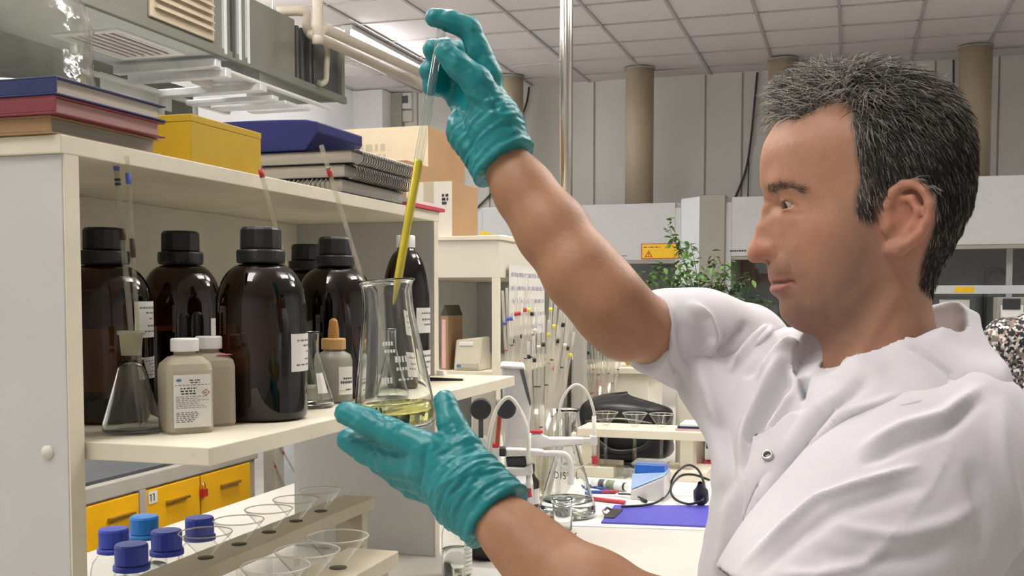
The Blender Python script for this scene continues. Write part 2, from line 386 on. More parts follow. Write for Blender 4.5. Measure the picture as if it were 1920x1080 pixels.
# pipes at the end of the hood running to the back
def pxpipe(name, label, pts, r, m='pipe_beige', cat='pipe'):
    return tag(MB().tube(smooth_path(pts, 5), r, 12).build(name, m), label, cat)
a = [onx(518, 22, -2.3), onx(570, 22, -2.2), onx(574, 45, -2.2), onx(580, 62, -2.2), onx(605, 75, -2.15)]
far1 = onx(800, 165, -2.15)
pxpipe('waste_pipe', 'beige plastic waste pipe bending round the hood corner', [a[0], a[1], a[2], a[3], a[4], (a[4]+far1)/2, far1], .02)
b0 = onx(596, 48, -2.05); b1 = onx(800, 142, -2.05)
pxpipe('waste_pipe', 'straight beige plastic pipe under the ceiling', [b0+np.array([0, .0, ZC-b0[2]]), b0+np.array([0, .02, ZC-b0[2]-.03]), b0, b0*.95+b1*.05, (b0+b1)/2, b1], .022)
c0 = onx(613, 75, -2.19); 
pxpipe('drain_trap', 'vertical beige drain pipe with trap on the hood end', [c0, onx(613, 110, -2.19), onx(612, 132, -2.19), onx(611, 150, -2.19), onx(604, 157, -2.2), onx(598, 155, -2.22)], .013)
tag(MB().lathe([(.0, 0), (.09, 0), (.095, .02), (.09, .07), (0, .075)], 24, Matrix.Translation(Vector((HX-.2, 4.517, 2.47))) @ Matrix.Rotation(-math.pi/2, 4, 'X')).build('round_fan_cover', 'fume_white'), 'round white cover at the end of the grey hood', 'fan cover')

def solid_glass(name, col, ior=1.47):
    m, nt, o = nmat(name); g = nt.nodes.new('ShaderNodeBsdfGlass'); g.inputs['Color'].default_value = tuple(col)+(1,); g.inputs['Roughness'].default_value = 0; g.inputs['IOR'].default_value = ior
    L(nt, g.outputs[0], o.inputs[0]); return m
solid_glass('boro_glass', (.985, .995, .99)); solid_glass('pale_solution', (.97, .96, .62), 1.33)
# ------------------------------------------------------------------ reagent shelf unit
ZM = 1.305; ZB = .967; XFR = -.728; XBK = -1.02; YS0 = .862; YS1 = 1.852
unit = thing('reagent_shelf', 'cream laminate bench shelf unit holding bottles and books', 'shelf unit', (XFR, YS0, ZB))
def ub(name, a, b, m='cream', bev=.0012): return MB().box((a[0]-XFR, a[1]-YS0, a[2]-ZB), (b[0]-XFR, b[1]-YS0, b[2]-ZB)).build(name, m, unit, bev)
sp = ub('side_panel', (XBK, YS0, ZB), (XFR-.0008, YS0+.022, 1.589), 'panel_grey')
MB().box((-.0008, 0.0005, 0), (.0012, .0215, .622)).build('edge_band', 'cream_edge', sp, .0004)
sp2 = ub('side_panel', (XBK, YS1-.022, ZB), (XFR-.0008, YS1, 1.589), 'panel_grey')
MB().box((-.0008, YS1-YS0-.0215, 0), (.0012, YS1-YS0-.0005, .622)).build('edge_band', 'cream_edge', sp2, .0004)
ub('top_shelf', (XBK, YS0-.004, 1.589), (XFR+.002, YS1+.002, 1.607), 'cream_edge')
ub('middle_shelf', (XBK, YS0+.024, ZM-.018), (-.585, YS1+.02, ZM), 'cream_edge')
ub('back_panel', (XBK, YS0+.022, 1.46), (XBK+.012, YS1-.022, 1.589), 'cream')
ub('back_rail', (XBK-.004, YS0+.022, 1.405), (XBK+.008, YS1-.022, 1.458), 'cream')
MB().lathe([(0, 0), (.007, 0), (.007, .0016), (0, .002)], 20, Matrix.Translation(Vector(ony(90, 848, YS0)-np.array([XFR, YS0, ZB]))) @ Matrix.Rotation(math.pi/2, 4, 'X')).build('screw_cap', 'cream', sp)
# bench under everything
bench = thing('lab_bench', 'long cream laboratory bench carrying the shelves and glassware', 'bench', (-.75, 2.2, 0))
MB().box((-.62, -2.2, ZB-.035), (.60, 3.7, ZB)).build('worktop', 'bench_top', bench, .003)
MB().box((-.56, -2.1, .08), (.5, 3.6, ZB-.035)).build('cabinet_body', 'panel_grey', bench, .003)
MB().box((-.5, -2.05, 0), (.44, 3.55, .08)).build('plinth', 'black', bench)
# ------------------------------------------------------------------ things on the reagent shelf
amber = glass('amber_glass', (.15, .075, .03), edge=.4)
mat('black_cap', '#1d2023', .38, var=.1)
mat('label_white', '#dcdad2', .6, var=.03, scale=40)
mat('frosted', '#cfcdbd', .7, var=.04)
plastic_trans('frost_glass', '#dedccb', .55)
glass('dark_liquid', (.22, .14, .03), edge=.5)
glass('brown_liquid', (.25, .12, .06), edge=.5)
solid_glass('water', (.97, .985, .98), 1.33)
mat('blue_band', '#4f5fb8', .4); mat('red_band', '#c03a3a', .4); mat('brown_stain', '#3b2d1e', .6); mat('yellow_band', '#e6d84a', .4)
def cam_angle(p): return math.atan2(-p[1], -p[0])
def at_shelf(px, d, z=ZM): 
    q = W(px, 700, d); return (q[0], q[1], z)
def reagent_bottle(loc, label, r=.0505, h=.143, sh=.184, labels=(), liq=.05, liqm='dark_liquid', seed=0, cap='black_cap'):
    t = thing('reagent_bottle', label, 'bottle', loc, 0, 'brown glass reagent bottles on the middle shelf')
    h = h*.97
    pr = [(0, .002), (r*.9, .001), (r*.975, .004), (r, .011), (r, h-.03)]
    for k in range(0, 11):
        a = k/10*math.pi/2; pr.append((.0205+(r-.0205)*math.cos(a)**.95 if k < 10 else .0205, h-.012+(sh-h+.008)*math.sin(a)**1.02))
    pr += [(.019, sh+.012)]
    MB().lathe(pr, 48).build('glass_body', amber, t)
    if liq: MB().lathe([(0, .004), (r*.93, .006), (r*.955, .012), (r*.955, liq), (0, liq)], 40).build('liquid', liqm, t)
    rg = MB().lathe([(.020, sh-.004), (.0275, sh-.003), (.0285, sh+.001), (.0285, sh+.011), (.027, sh+.013), (.02, sh+.013)], 32, None, False, True, True).build('pouring_ring', 'black_cap', t, .001)
    cp = MB().lathe([(.0235, sh+.0135), (.0242, sh+.015), (.0238, sh+.036), (.0215, sh+.0395), (0, sh+.0395)], 14, None, False).build('screw_cap', cap, t, .0012)
    ca = cam_angle(loc)
    for k, (d0, d1, z0, z1) in enumerate(labels):
        lb = curved_label('label', r, ca+math.radians(d0), ca+math.radians(d1), z0, z1, 'label_white', t)
        curved_print('print', r, ca+math.radians(d0), ca+math.radians(d1), z0, z1, [(.8, .045, .12, .9), (.66, .045, .3, .75), (.5, .045, .42, .6), (.3, .045, .35, .7), (.15, .045, .1, .9)], 'ink_soft', lb, seed+k)
    return t
reagent_bottle(at_shelf(492, 1.27), 'nearest large brown reagent bottle behind the square kit bottles, shallow liquid inside', .053, .147, .188, [(38, 118, .058, .102)], .052, seed=1)
reagent_bottle(at_shelf(200, 1.25), 'large brown reagent bottle next to the end panel, behind the pipette flask', .0525, .15, .186, [(36, 100, .098, .14), (44, 100, .05, .075)], .03, 'brown_liquid', seed=4)
reagent_bottle(at_shelf(342, 1.38), 'brown reagent bottle behind the two black dropper bulbs', .0505, .148, .19, [(44, 115, .075, .118)], .1, seed=7)
reagent_bottle(at_shelf(630, 1.55), 'brown reagent bottle behind the tan-capped dropper bottle', .054, .155, .192, [], .1, 'brown_liquid', seed=9)
reagent_bottle(at_shelf(577, 1.72), 'brown reagent bottle half hidden behind another one', .05, .15, .19, [], 0, seed=10)
# tall brown bottle with a white cap
p = at_shelf(762, 1.72)
t = thing('brown_bottle', 'tall sloping brown bottle with a white cap by the right upright', 'bottle', p)
MB().lathe([(0, .002), (.034, .001), (.038, .008), (.038, .135)]+[(.013+.025*math.cos(a)**1.15 if a < 1.57 else .013, .135+.085*math.sin(a)) for a in [.15, .35, .55, .75, .95, 1.15, 1.35, 1.5]]+[(.013, .232)], 40).build('glass_body', amber, t)
MB().lathe([(.0148, .224), (.0152, .226), (.0152, .242), (.014, .2435), (0, .2435)], 24, None, True).build('cap', 'white_paint', t)
MB().lathe([(0, .004), (.035, .008), (.035, .11), (0, .11)], 32).build('liquid', 'dark_liquid', t)
ca = cam_angle(p)
lb = curved_label('label', .038, ca+math.radians(25), ca+math.radians(100), .088, .128, 'label_white', t)
curved_print('print', .038, ca+math.radians(25), ca+math.radians(100), .088, .128, [(.75, .07, .2, .9), (.5, .07, .2, .8), (.3, .07, .3, .9)], 'ink_soft', lb, 3)
lb = curved_label('label', .038, ca+math.radians(15), ca+math.radians(100), .02, .06, 'label_white', t)
curved_print('print', .038, ca+math.radians(15), ca+math.radians(100), .02, .06, [(.75, .07, .1, .9), (.5, .07, .2, .8), (.3, .07, .1, .6)], 'ink_soft', lb, 4)
# --- erlenmeyer flasks
def erlen_profile(r, h, rn, hn, rl=None):
    """conical flask: base radius, height, neck radius, neck start height, lip radius"""
    rl = rl or rn*1.2
    return [(0, .0012), (r*.75, .0008), (r*.92, .002), (r*.985, r*.10), (r, r*.2), (r*.985, r*.32)] + \
        [(rn+(r*.955-rn)*(1-t_)**1.04, r*.42+(hn-r*.42)*t_) for t_ in (0, .2, .4, .6, .8, .93)] + [(rn, hn+.06*(h-hn)), (rn, h*.965), (rl, h*.985), (rl*1.01, h), (rl*.93, h)]
def erlen(name, label, loc, r, h, rn, hn, liq=0, liqm='water', frosted=False, seed=0, group=None, glassm=None):
    t = thing(name, label, 'flask', loc, 0, group)
    pr = erlen_profile(r, h, rn, hn); wt = .0013 if r < .05 else .0022
    if frosted:
        lo_ = [q for q in pr if q[1] <= hn+.001]; inn = [(a-wt, b) for a, b in lo_[3:]]
        MB().lathe(lo_+list(reversed(inn))+[(r*.9, .0038), (r*.5, .0032), (0, .0032)], 48).build('glass_body', glassm or 'boro_glass', t)
        MB().lathe([(rn*.95, hn), (rn*1.12, h*.96), (rn*1.3, h*.965), (rn*1.32, h), (rn*1.1, h), (rn*1.04, h*.95), (rn*.9, hn)], 36).build('ground_neck', 'frost_glass', t)
    else:
        inn = [(a-wt, b) for a, b in pr[3:-3]]
        MB().lathe(pr+list(reversed(inn))+[(r*.9, .0038), (r*.5, .0032), (0, .0032)], 48).build('glass_body', glassm or 'boro_glass', t)
    if liq:
        def rad(z):
            for (a, b), (c, d) in zip(pr, pr[1:]):
                if b <= z <= d and d > b: return a+(c-a)*(z-b)/(d-b)
            return r
        zs = [.0048]+[liq*k/6 for k in range(1, 7)]
        zs = [z for z in zs if z >= .0048]
        MB().lathe([(0, .0045)]+[(rad(z)-wt-.0003, z) for z in zs]+[(0, liq)], 40).build('liquid', liqm, t)
    return t
fl1 = erlen('conical_flask', 'small conical flask with frosted neck holding two blue-banded pipettes', at_shelf(247, 1.137), .0315, .109, .0108, .083, frosted=True)
fl2 = erlen('conical_flask', 'small conical flask of clear liquid beside the large brown bottle', at_shelf(585, 1.40), .0285, .1, .0095, .07, .03)
fl3 = erlen('conical_flask', 'small empty conical flask standing behind the flask held by the man', at_shelf(735, 1.52), .029, .1, .0095, .07)
ca = cam_angle(at_shelf(585, 1.40))
MB().add([(.0285*k*math.cos(ca+a), .0285*k*math.sin(ca+a), z) for (k, z) in ((.9, .02), (.6, .046)) for a in (.3, .6, .9)], [(0, 1, 4, 3), (1, 2, 5, 4)]).build('label', 'label_white', fl2)
pip_g = plastic_trans('pipette_clear', '#f2f0e8', .86, .06)
def pipette(label, p0, p1, r=.003, bands=(), name='glass_pipette', group=None, n=10, bulge=None, gl=None):
    """graduated glass pipette from tip p0 to mouth p1; bands: (position 0..1, length, material)"""
    p0 = Vector(p0); p1 = Vector(p1); d = p1-p0; ln = d.length
    t = thing(name, label, 'pipette', p0, 0, group)
    M = d.to_track_quat('Z', 'Y').to_matrix().to_4x4()
    pr = [(r*.3, 0), (r*.35, .004), (r, .03), (r, ln*.9), (r, ln-.0005), (r*.8, ln)]
    if bulge: pr = [(r*.3, 0), (r*.5, .02), (r*.6, ln*bulge-.03), (r*2.2, ln*bulge-.012), (r*2.2, ln*bulge+.03), (r*.7, ln*bulge+.05), (r*.7, ln)]
    MB().lathe(pr, n, M).build('tube', gl or pip_g, t)
    if n > 8: MB().lathe([(r*.5, .03), (r*.5, ln*.985)], 8, M).build('bore', G_THIN, t)
    for (a, l, m) in bands:
        MB().lathe([(r*1.04, ln*a), (r*1.08, ln*a), (r*1.08, ln*a+l), (r*1.04, ln*a+l)], n, M).build('band', m, t)
    return t
base1 = np.array(at_shelf(247, 1.137))
pipette('clear pipette with blue band, the longer of two in the small flask', base1+np.array([.006, .004, .006]), W(214, 268, 1.145), .0031, [(.905, .009, 'blue_band'), (.868, .002, 'black'), (.853, .002, 'black'), (.66, .012, 'brown_stain')])
pipette('clear pipette with blue band, the shorter of two in the small flask', base1+np.array([.014, .0, .006]), W(238, 293, 1.13), .0026, [(.9, .011, 'blue_band'), (.63, .02, 'brown_stain')])
b = np.array(at_shelf(585, 1.40))
pipette('red-banded pipette leaning beside the yellow box, standing in the clear flask', b+np.array([.012, 0, .008]), W(487, 312, 1.345), .0031, [(.955, .01, 'red_band')])
b = np.array(at_shelf(735, 1.52))
pipette('red-banded pipette leaning in front of the spiral notebooks', b+np.array([.008, 0, .008]), W(602, 272, 1.36), .0031, [(.885, .011, 'red_band')])
# --- square kit bottles
plastic_trans('kit_plastic', '#d9d3bf', .12)
plastic_trans('kit_liquid', '#c9b184', .12)
plastic_trans('kit_amber', '#c88b2c', .12)
plastic_trans('hdpe', '#c7c6b8', .12)
mat('cap_white', '#e4e2de', .4); mat('tan_cap', '#c0995a', .5); mat('tan_teat', '#a97a3c', .55); mat('pink_mark', '#e05a8a', .5); mat('hach_blue', '#4a78b8', .5)
def rrect(w, d, c, n=7):
    pts = []
    for (sx, sy, a0) in ((1, 1, 0), (-1, 1, math.pi/2), (-1, -1, math.pi), (1, -1, 1.5*math.pi)):
        for k in range(n): a = a0+math.pi/2*k/(n-1); pts.append((sx*(w/2-c)+c*math.cos(a), sy*(d/2-c)+c*math.sin(a)))
    return pts
def stack_poly(mb, rings, cap=True):
    n = len(rings[0][0]); vs = []; fs = []
    for poly, z in rings: vs += [(x, y, z) for x, y in poly]
    for i in range(len(rings)-1):
        for k in range(n): k2 = (k+1) % n; fs.append((i*n+k, i*n+k2, (i+1)*n+k2, (i+1)*n+k))
    if cap: fs.append(tuple(reversed(range(n)))); fs.append(tuple((len(rings)-1)*n+k for k in range(n)))
    return mb.add(vs, fs, False)
def kit_bottle(loc, rz, label, liq='kit_liquid', w=.05, h=.083, lv=.055, withlabel=True):
    t = thing('square_bottle', label, 'bottle', loc, rz)
    o = stack_poly(MB(), [(rrect(w*.94, w*.84, .008), 0), (rrect(w, w*.9, .009), .003), (rrect(w, w*.9, .009), h-.016), (rrect(w*.95, w*.85, .010), h-.009), (rrect(w*.7, w*.62, .012), h-.002), (rrect(w*.42, w*.42, .0104), h)]).build('body', 'kit_plastic', t)
    stack_poly(MB(), [(rrect(w*.9, w*.8, .007), .003), (rrect(w*.93, w*.83, .008), .006), (rrect(w*.93, w*.83, .008), lv)]).build('liquid', liq, t)
    MB().lathe([(.0115, h-.001), (.0115, h+.006)], 24).build('neck', 'kit_plastic', t)
    MB().lathe([(.0145, h+.004), (.0148, h+.0055), (.0148, h+.0165), (.0138, h+.018), (0, h+.018)], 36, None, False).build('cap', 'cap_white', t, .0006)
    if withlabel:
        M = Matrix.Translation((-.4*w, -.9*w/2-.0004, .007)) @ Matrix.Rotation(math.pi/2, 4, 'X')
        lw, lh = .8*w, .056
        lb = MB().box((-.4*w, -.45*w-.0008, .007), (.4*w, -.45*w-.0001, .063)).build('label', 'label_white', t)
        M = Matrix.Translation((-.4*w, -.45*w-.0011, .007)) @ Matrix.Rotation(math.pi/2, 4, 'X')
        pr = MB(); text_rows(pr, lw, lh, [(.8, .012, .04, .96)], M, 1)
        text_rows(pr, lw, lh, [(.885, .02, .42, .72), (.84, .02, .45, .7)], M, 2)
        text_rows(pr, lw, lh, [(.73, .025, .18, .62), (.68, .025, .18, .58), (.63, .025, .2, .6)], M, 3)
        pr.build('print', 'ink', lb)
        pr = MB(); text_rows(pr, lw, lh, [(.58-.035*k, .012, .06, random.Random(k).uniform(.6, .95)) for k in range(7)]+[(.28-.035*k, .016, .06, random.Random(k+9).uniform(.5, .8)) for k in range(6)], M, 5); pr.build('print', 'ink_soft', lb)
        pr = MB(); pr.add([((.09+.075*math.cos(a)+.05)*lw, (.9+.03*math.sin(a))*lh, 0) for a in [k*math.pi/8 for k in range(16)]], [tuple(range(16))], False, M); pr.build('oval_mark', 'hach_blue', lb)
        pr = MB()
        pts = [(.86, .72), (.97, .655), (.86, .59), (.75, .655)]; pin = [(.86, .703), (.942, .655), (.86, .607), (.778, .655)]
        pr.add([(x*lw, y*lh, 0) for x, y in pts+pin], [(k, (k+1) % 4, 4+(k+1) % 4, 4+k) for k in range(4)], False, M); pr.build('hazard_diamond', 'red_print', lb)
        pr = MB(); text_rows(pr, lw, lh, [(.645, .02, .82, .9)], M, 8); pr.build('print', 'ink', lb)
    return t
q1 = at_shelf(347, 1.145)
kit_bottle(q1, cam_angle(q1)+math.pi/2+math.radians(18), 'square translucent bottle with white cap and printed hazard label')
q2 = at_shelf(392, 1.205)
t = kit_bottle(q2, cam_angle(q2)+math.pi/2+math.radians(18), 'square white-capped bottle of amber liquid behind the labelled one', 'kit_amber', .05, .083, .058, False)
stack_poly(MB(), [(rrect(.02, .014, .004), .0815), (rrect(.016, .01, .004), .0822)]).build('pink_mark', 'pink_mark', t).location = (.012, -.012, -.0015)
for k, (px, d) in enumerate([(346, 1.245), (372, 1.262)]):
    q = at_shelf(px, d)
    t = thing('dropper_bottle', ['small brown dropper bottle with black bulb, beside the end-panel bottle', 'small brown dropper bottle with black bulb, closer to the big bottle'][k], 'dropper bottle', q)
    MB().lathe([(0, .001), (.0135, .001), (.014, .004), (.014, .062), (.009, .074), (.009, .082)], 28).build('glass_body', amber, t)
    MB().lathe([(.0108, .079), (.011, .08), (.011, .094), (.0095, .095), (0, .095)], 20, None, False).build('collar', 'black_cap', t)
    MB().lathe([(.0068, .094), (.0072, .11), (.0068, .121)]+[(.0068*math.cos(a), .121+.0068*math.sin(a)) for a in (.4, .8, 1.2, 1.57)], 20).build('bulb', 'black', t)
# --- tan capped dropper bottle
q = at_shelf(626, 1.47)
t = thing('dropper_bottle', 'grey plastic dropper bottle with tan cap and dark liquid', 'dropper bottle', q)
MB().lathe([(0, .001), (.024, .001), (.0255, .004), (.0255, .058), (.023, .066), (.014, .071), (.0135, .077)], 36).build('body', 'hdpe', t)
MB().lathe([(0, .002), (.0238, .004), (.0238, .014), (0, .014)], 32).build('liquid', 'black', t)
MB().lathe([(.0165, .073), (.017, .0745), (.017, .087), (.0155, .0885), (0, .0885)], 18, None, False).build('cap', 'tan_cap', t, .0008)
MB().lathe([(.0078, .088), (.0075, .1), (.006, .11)]+[(.006*math.cos(a), .11+.006*math.sin(a)) for a in (.4, .8, 1.2, 1.57)], 20).build('bulb', 'tan_teat', t)
ca = cam_angle(q)
lb = curved_label('label', .0255, ca+.25, ca+1.25, .012, .05, 'label_white', t)
curved_print('print', .0255, ca+.25, ca+1.25, .012, .05, [(.55, .06, .25, .9), (.4, .08, .1, .95), (.15, .05, .4, .8)], 'ink', lb, 5)
# pen and rubber at the far end of the middle shelf
a = onz(806, 711, ZM+.004); b = onz(868, 712, ZM+.004)
tag(MB().cyl(a, b, .0035, .002, 10).build('pen', 'black'), 'black pen lying at the far end of the middle shelf', 'pen')
a = onz(818, 703, ZM)
tag(stack_poly(MB(), [(rrect(.04, .02, .005), 0), (rrect(.036, .018, .005), .009)]).build('eraser', 'white_paint'), 'small white block lying by the right upright', 'eraser').location = tuple(a)
# ------------------------------------------------------------------ on the top shelf
ZT = 1.6075
mat('navy_cover', '#1f2a5c', .45); mat('red_cover', '#7c2f3a', .5); mat('tan_cover', '#9c7a54', .55); mat('pages', '#cfc3b4', .8, var=.1, scale=400, stretch=(.02, .02, 1)); mat('pages_grey', '#9a948a', .8, var=.12, scale=400, stretch=(.02, .02, 1)); mat('pages_pink', '#b58f8a', .8, var=.1, scale=400, stretch=(.02, .02, 1))
mat('yellow_card', '#bd9a00', .5, var=.03); mat('navy_case', '#1c2263', .4); mat('cover_black', '#26262a', .5)
mat('kraft', '#a2815d', .75, var=.05, scale=12); mat('kraft_pale', '#d8c9ac', .8, var=.04); mat('box_white', '#d5cfc2', .7, var=.03); mat('tape', '#b9ad95', .35); mat('folder_red', '#c24452', .5); mat('folder_pink', '#e2b5b5', .6)
z = ZT
for k, (cov, pg, lab, dx) in enumerate([('tan_cover', 'pages_grey', 'tan hardcover book at the bottom of the pile', -.012), ('red_cover', 'pages_pink', 'dark red hardcover book in the middle of the pile', -.002), ('navy_cover', 'pages', 'navy hardcover book at the top of the pile', 0)]):
    th = .0175; L_ = .172
    t = thing('book', lab, 'book', (XFR+.006+dx, .848-dx*.5, z), 0, 'books piled on the top shelf')
    MB().box((-.24, 0, 0), (0, L_, .002)).box((-.24, 0, th-.002), (0, L_, th)).box((-.24, 0, .002), (0, .002, th-.002)).build('cover', cov, t, .0006)
    MB().box((-.236, .002, .002), (-.006, L_-.006, th-.002)).build('page_block', pg, t)
    z += th+.0002
ZBK = z
# big clear jar on the books
jar_g = glass('jar_plastic', (.95, .955, .94), edge=.8, wrinkle=.5)
jc = W(20, 165, 1.165)
t = thing('clear_jar', 'large clear plastic jar standing on the pile of books', 'jar', (jc[0], jc[1], ZBK))
MB().lathe([(0, .001), (.078, .001), (.086, .006), (.0865, .02), (.084, .03), (.0835, .075), (.0855, .08), (.082, .088), (.078, .105), (.066, .13), (.064, .2), (.067, .205), (.064, .21)], 48).build('wall', jar_g, t)
MB().lathe([(0, .004), (.075, .005), (.082, .012), (.0815, .07), (.079, .09), (.063, .128), (.061, .2)], 48).build('inner_wall', jar_g, t)
MB().lathe([(0, .005), (.05, .006), (.06, .012), (.03, .02), (0, .022)], 24).build('folded_cloth', 'white_paint', t)
# yellow box
a = onx(358, 290, -.733); b = onx(490, 313, -.733)
yb = thing('yellow_box', 'plain yellow cardboard box beside the pile of books', 'box', (-.733, a[1], ZT))
LY = b[1]-a[1]
MB().box((-.075, 0, 0), (0, LY, .047)).build('body', 'yellow_card', yb, .001)
MB().box((-.0755, -.0006, .047), (.0006, LY+.0006, .0555)).build('lid', 'yellow_card', yb, .001)
# notebooks with spiral wire
def spiral(mb, p, q, r, turns, off):
    p = Vector(p); q = Vector(q); d = q-p
    up = Vector((0, 0, 1)); w = d.normalized().cross(up)
    for k in range(turns):
        c = p+d*((k+.5)/turns)
        mb.tube([c+up*math.sin(a)*r+w*math.cos(a)*r+d*(.25/turns*a/6.28) for a in [6.28*j/10 for j in range(10)]], .0011, 5, closed=True)
z = ZT; y0 = onx(640, 345, XFR)[1]
for k, (lab, dx, dy, spin) in enumerate([('spiral notebook at the bottom of the stack, wire facing the books', 0, .0, 1), ('middle spiral notebook of the stack, wire along its long side', .004, .0, 0), ('top spiral notebook of the stack, under the navy case', .012, .006, 0)]):
    th = .0195; Lx, Ly = .2, .23
    t = thing('spiral_notebook', lab, 'notebook', (XFR+.002+dx, y0+dy, z), 0, 'spiral notebooks stacked on the top shelf')
    MB().box((-Lx, 0, 0), (0, Ly, .0012)).build('back_cover', 'cover_black', t)
    MB().box((-Lx, .002, .0012), (-.002, Ly-.002, th-.0012)).build('page_block', 'pages_grey', t)
    MB().box((-Lx, 0, th-.0012), (0, Ly, th)).build('front_cover', 'cover_black', t)
    m = MB()
    if spin: spiral(m, (-Lx+.01, -.003, th/2), (-.02, -.003, th/2), th*.52, 22, 0)
    else: spiral(m, (.004, .008, th/2), (.004, Ly-.008, th/2), th*.56, 24, 0)
    m.build('spiral_wire', 'dark_steel', t)
    z += th+.0022
# navy case on the notebooks
t = thing('navy_case', 'glossy navy zip case lying on the spiral notebooks', 'case', (XFR-.005, y0+.03, z))
vs = []; N = 14
for k in range(N+1):
    u = k/N; x = -.34+.29*u
    rise = .0 if u > .25 else .004
    e = max(0, (u-.93)/.07)
    zb_ = .003+.028*e**1.6; zt_ = .05+.004*math.sin(u*3.1)-.003*e**2
    for y in (0, .16): vs += [(x, y, zb_), (x, y, zt_)]
fs = []
for k in range(N):
    o = k*4; p_ = o+4
    fs += [(o, p_, p_+1, o+1), (o+2, o+3, p_+3, p_+2), (o+1, p_+1, p_+3, o+3), (o, o+2, p_+2, p_)]
fs += [(0, 1, 3, 2), (N*4, N*4+2, N*4+3, N*4+1)]
MB().add(vs, fs, False).build('shell', 'navy_case', t, .002)
MB().lathe([(0, 0), (.004, 0), (.0035, .002), (0, .003)], 16, Matrix.Translation((-.19, -.001, .042)) @ Matrix.Rotation(math.pi/2, 4, 'X')).build('press_stud', 'steel', t)
# folders beyond the notebooks
yy = onx(728, 362, XFR)[1]
for k, (m, lab) in enumerate([('folder_pink', 'pale pink folder lying under the red one at the shelf end'), ('folder_red', 'red folder lying at the far end of the top shelf'), ('white_paint', 'loose white sheet lying on the red folder')]):
    if k == 0: continue
    yoff = max(yy, y0+.245)
    tag(MB().box((-.2, 0, 0), (.012-.004*k, .155+.01*k, .006)).build('folder' if k < 2 else 'paper_sheet', m), lab, 'folder' if k < 2 else 'paper').location = (XFR, yoff, ZT+.0065*(k-1))
# ------------------------------------------------------------------ under the middle shelf: funnels, racks, blue-capped bottles
mat('rack_wood', '#b5ad97', .6, var=.06, scale=12); mat('hole_dark', '#4c463a', .8); mat('cap_blue', '#2a3fae', .4); mat('cap_bright', '#1f78c8', .4)
def rack(label, x, ya, yb, ztop, w, holes):
    t = thing('funnel_rack', label, 'rack', (x, ya, ZB))
    ly = yb-ya; h = ztop-ZB
    MB().box((-w/2, 0, h-.02), (w/2, ly, h)).build('bar', 'rack_wood', t, .0015)
    for s in (.02, ly-.04): MB().box((-w/2+.005, s, 0), (w/2-.005, s+.02, h-.02)).build('leg', 'rack_wood', t, .001)
    for hy in holes: MB().lathe([(0, h+.0003), (.0105, h+.0003), (.0105, h+.0008), (0, h+.0008)], 20, Matrix.Translation((0, hy-ya, 0))).build('hole', 'hole_dark', t)
    return t
R1X = -.815; R1Z = 1.108
h1 = [1.20, 1.28, 1.36, 1.44, 1.52]
R1X = -.80
rack('long wooden funnel rack under the middle shelf', R1X, 1.08, 1.66, R1Z, .06, h1)
h2 = [.99, 1.06, 1.135]
rack('short wooden funnel rack in front of the long one', -.575, .9, 1.235, 1.128, .07, h2)
funnel_g = glass('funnel_glass', (.95, .955, .94), edge=.55)
funnel_r = plastic_trans('funnel_rim', '#eceae2', .45, .1)
def funnel(loc, label, r=.034, h=.03):
    t = thing('glass_funnel', label, 'funnel', loc, 0, 'glass funnels standing in the wooden racks')
    MB().lathe([(r, h), (r, h-.0015), (.0095, .001), (.008, -.004), (.0045, -.02), (.004, -.075)], 44).build('cone', funnel_g, t)
    MB().lathe([(r+.0004, h-.001), (r+.0012, h), (r+.0002, h+.001), (r-.001, h)], 40).build('rim', 'funnel_rim', t)
    return t
for k, y in enumerate(h1): funnel((R1X, y, R1Z+.004), ['first', 'second', 'third', 'fourth', 'fifth'][k]+' clear funnel along the long wooden rack, counting from the blue caps', .034)
for k, y in enumerate(h2): funnel((-.575, y, 1.132), ['clear funnel in the short wooden rack closest to the end panel', 'middle clear funnel in the short wooden rack', 'clear funnel at the far end of the short wooden rack'][k], .036, .034)
def blue_bottle(px, py, d, label, m='cap_blue'):
    q = W(px, py, d)
    t = thing('lab_bottle', label, 'bottle', (q[0], q[1], ZB), 0, 'clear bottles with blue caps')
    H_ = q[2]-ZB-.03; r = .035
    MB().lathe([(0, .001), (r*.9, .001), (r, .008), (r, H_*.62), (r*.9, H_*.75), (r*.6, H_*.88), (.019, H_*.93), (.019, H_)], 36).build('glass_body', G_CLEAR, t)
    MB().lathe([(0, .003), (r*.92, .006), (r*.95, .012), (r*.95, H_*.45), (0, H_*.45)], 32).build('liquid', 'water', t)
    MB().lathe([(.019, H_-.012), (.025, H_-.011), (.025, H_-.004), (.019, H_-.003)], 28).build('pouring_ring', m, t)
    MB().lathe([(.0225, H_-.002), (.0228, H_+.022), (.021, H_+.0255), (0, H_+.0265)], 24, None, False).build('cap', m, t, .0008)
    return t
for k, (px, py, d, lab, m) in enumerate([(213, 985, 1.62, 'clear bottle with dark blue cap hard against the end panel', 'cap_blue'), (270, 962, 1.72, 'clear bottle with bright blue ribbed cap', 'cap_bright'), (246, 1013, 1.47, 'clear bottle with dark blue cap, frontmost of the blue-capped group', 'cap_blue'), (312, 988, 1.58, 'clear bottle with dark blue cap behind the first glass funnel', 'cap_blue'), (374, 964, 1.7, 'clear bottle with dark blue cap behind the second glass funnel', 'cap_blue')]):
    blue_bottle(px, py, d, lab, m)
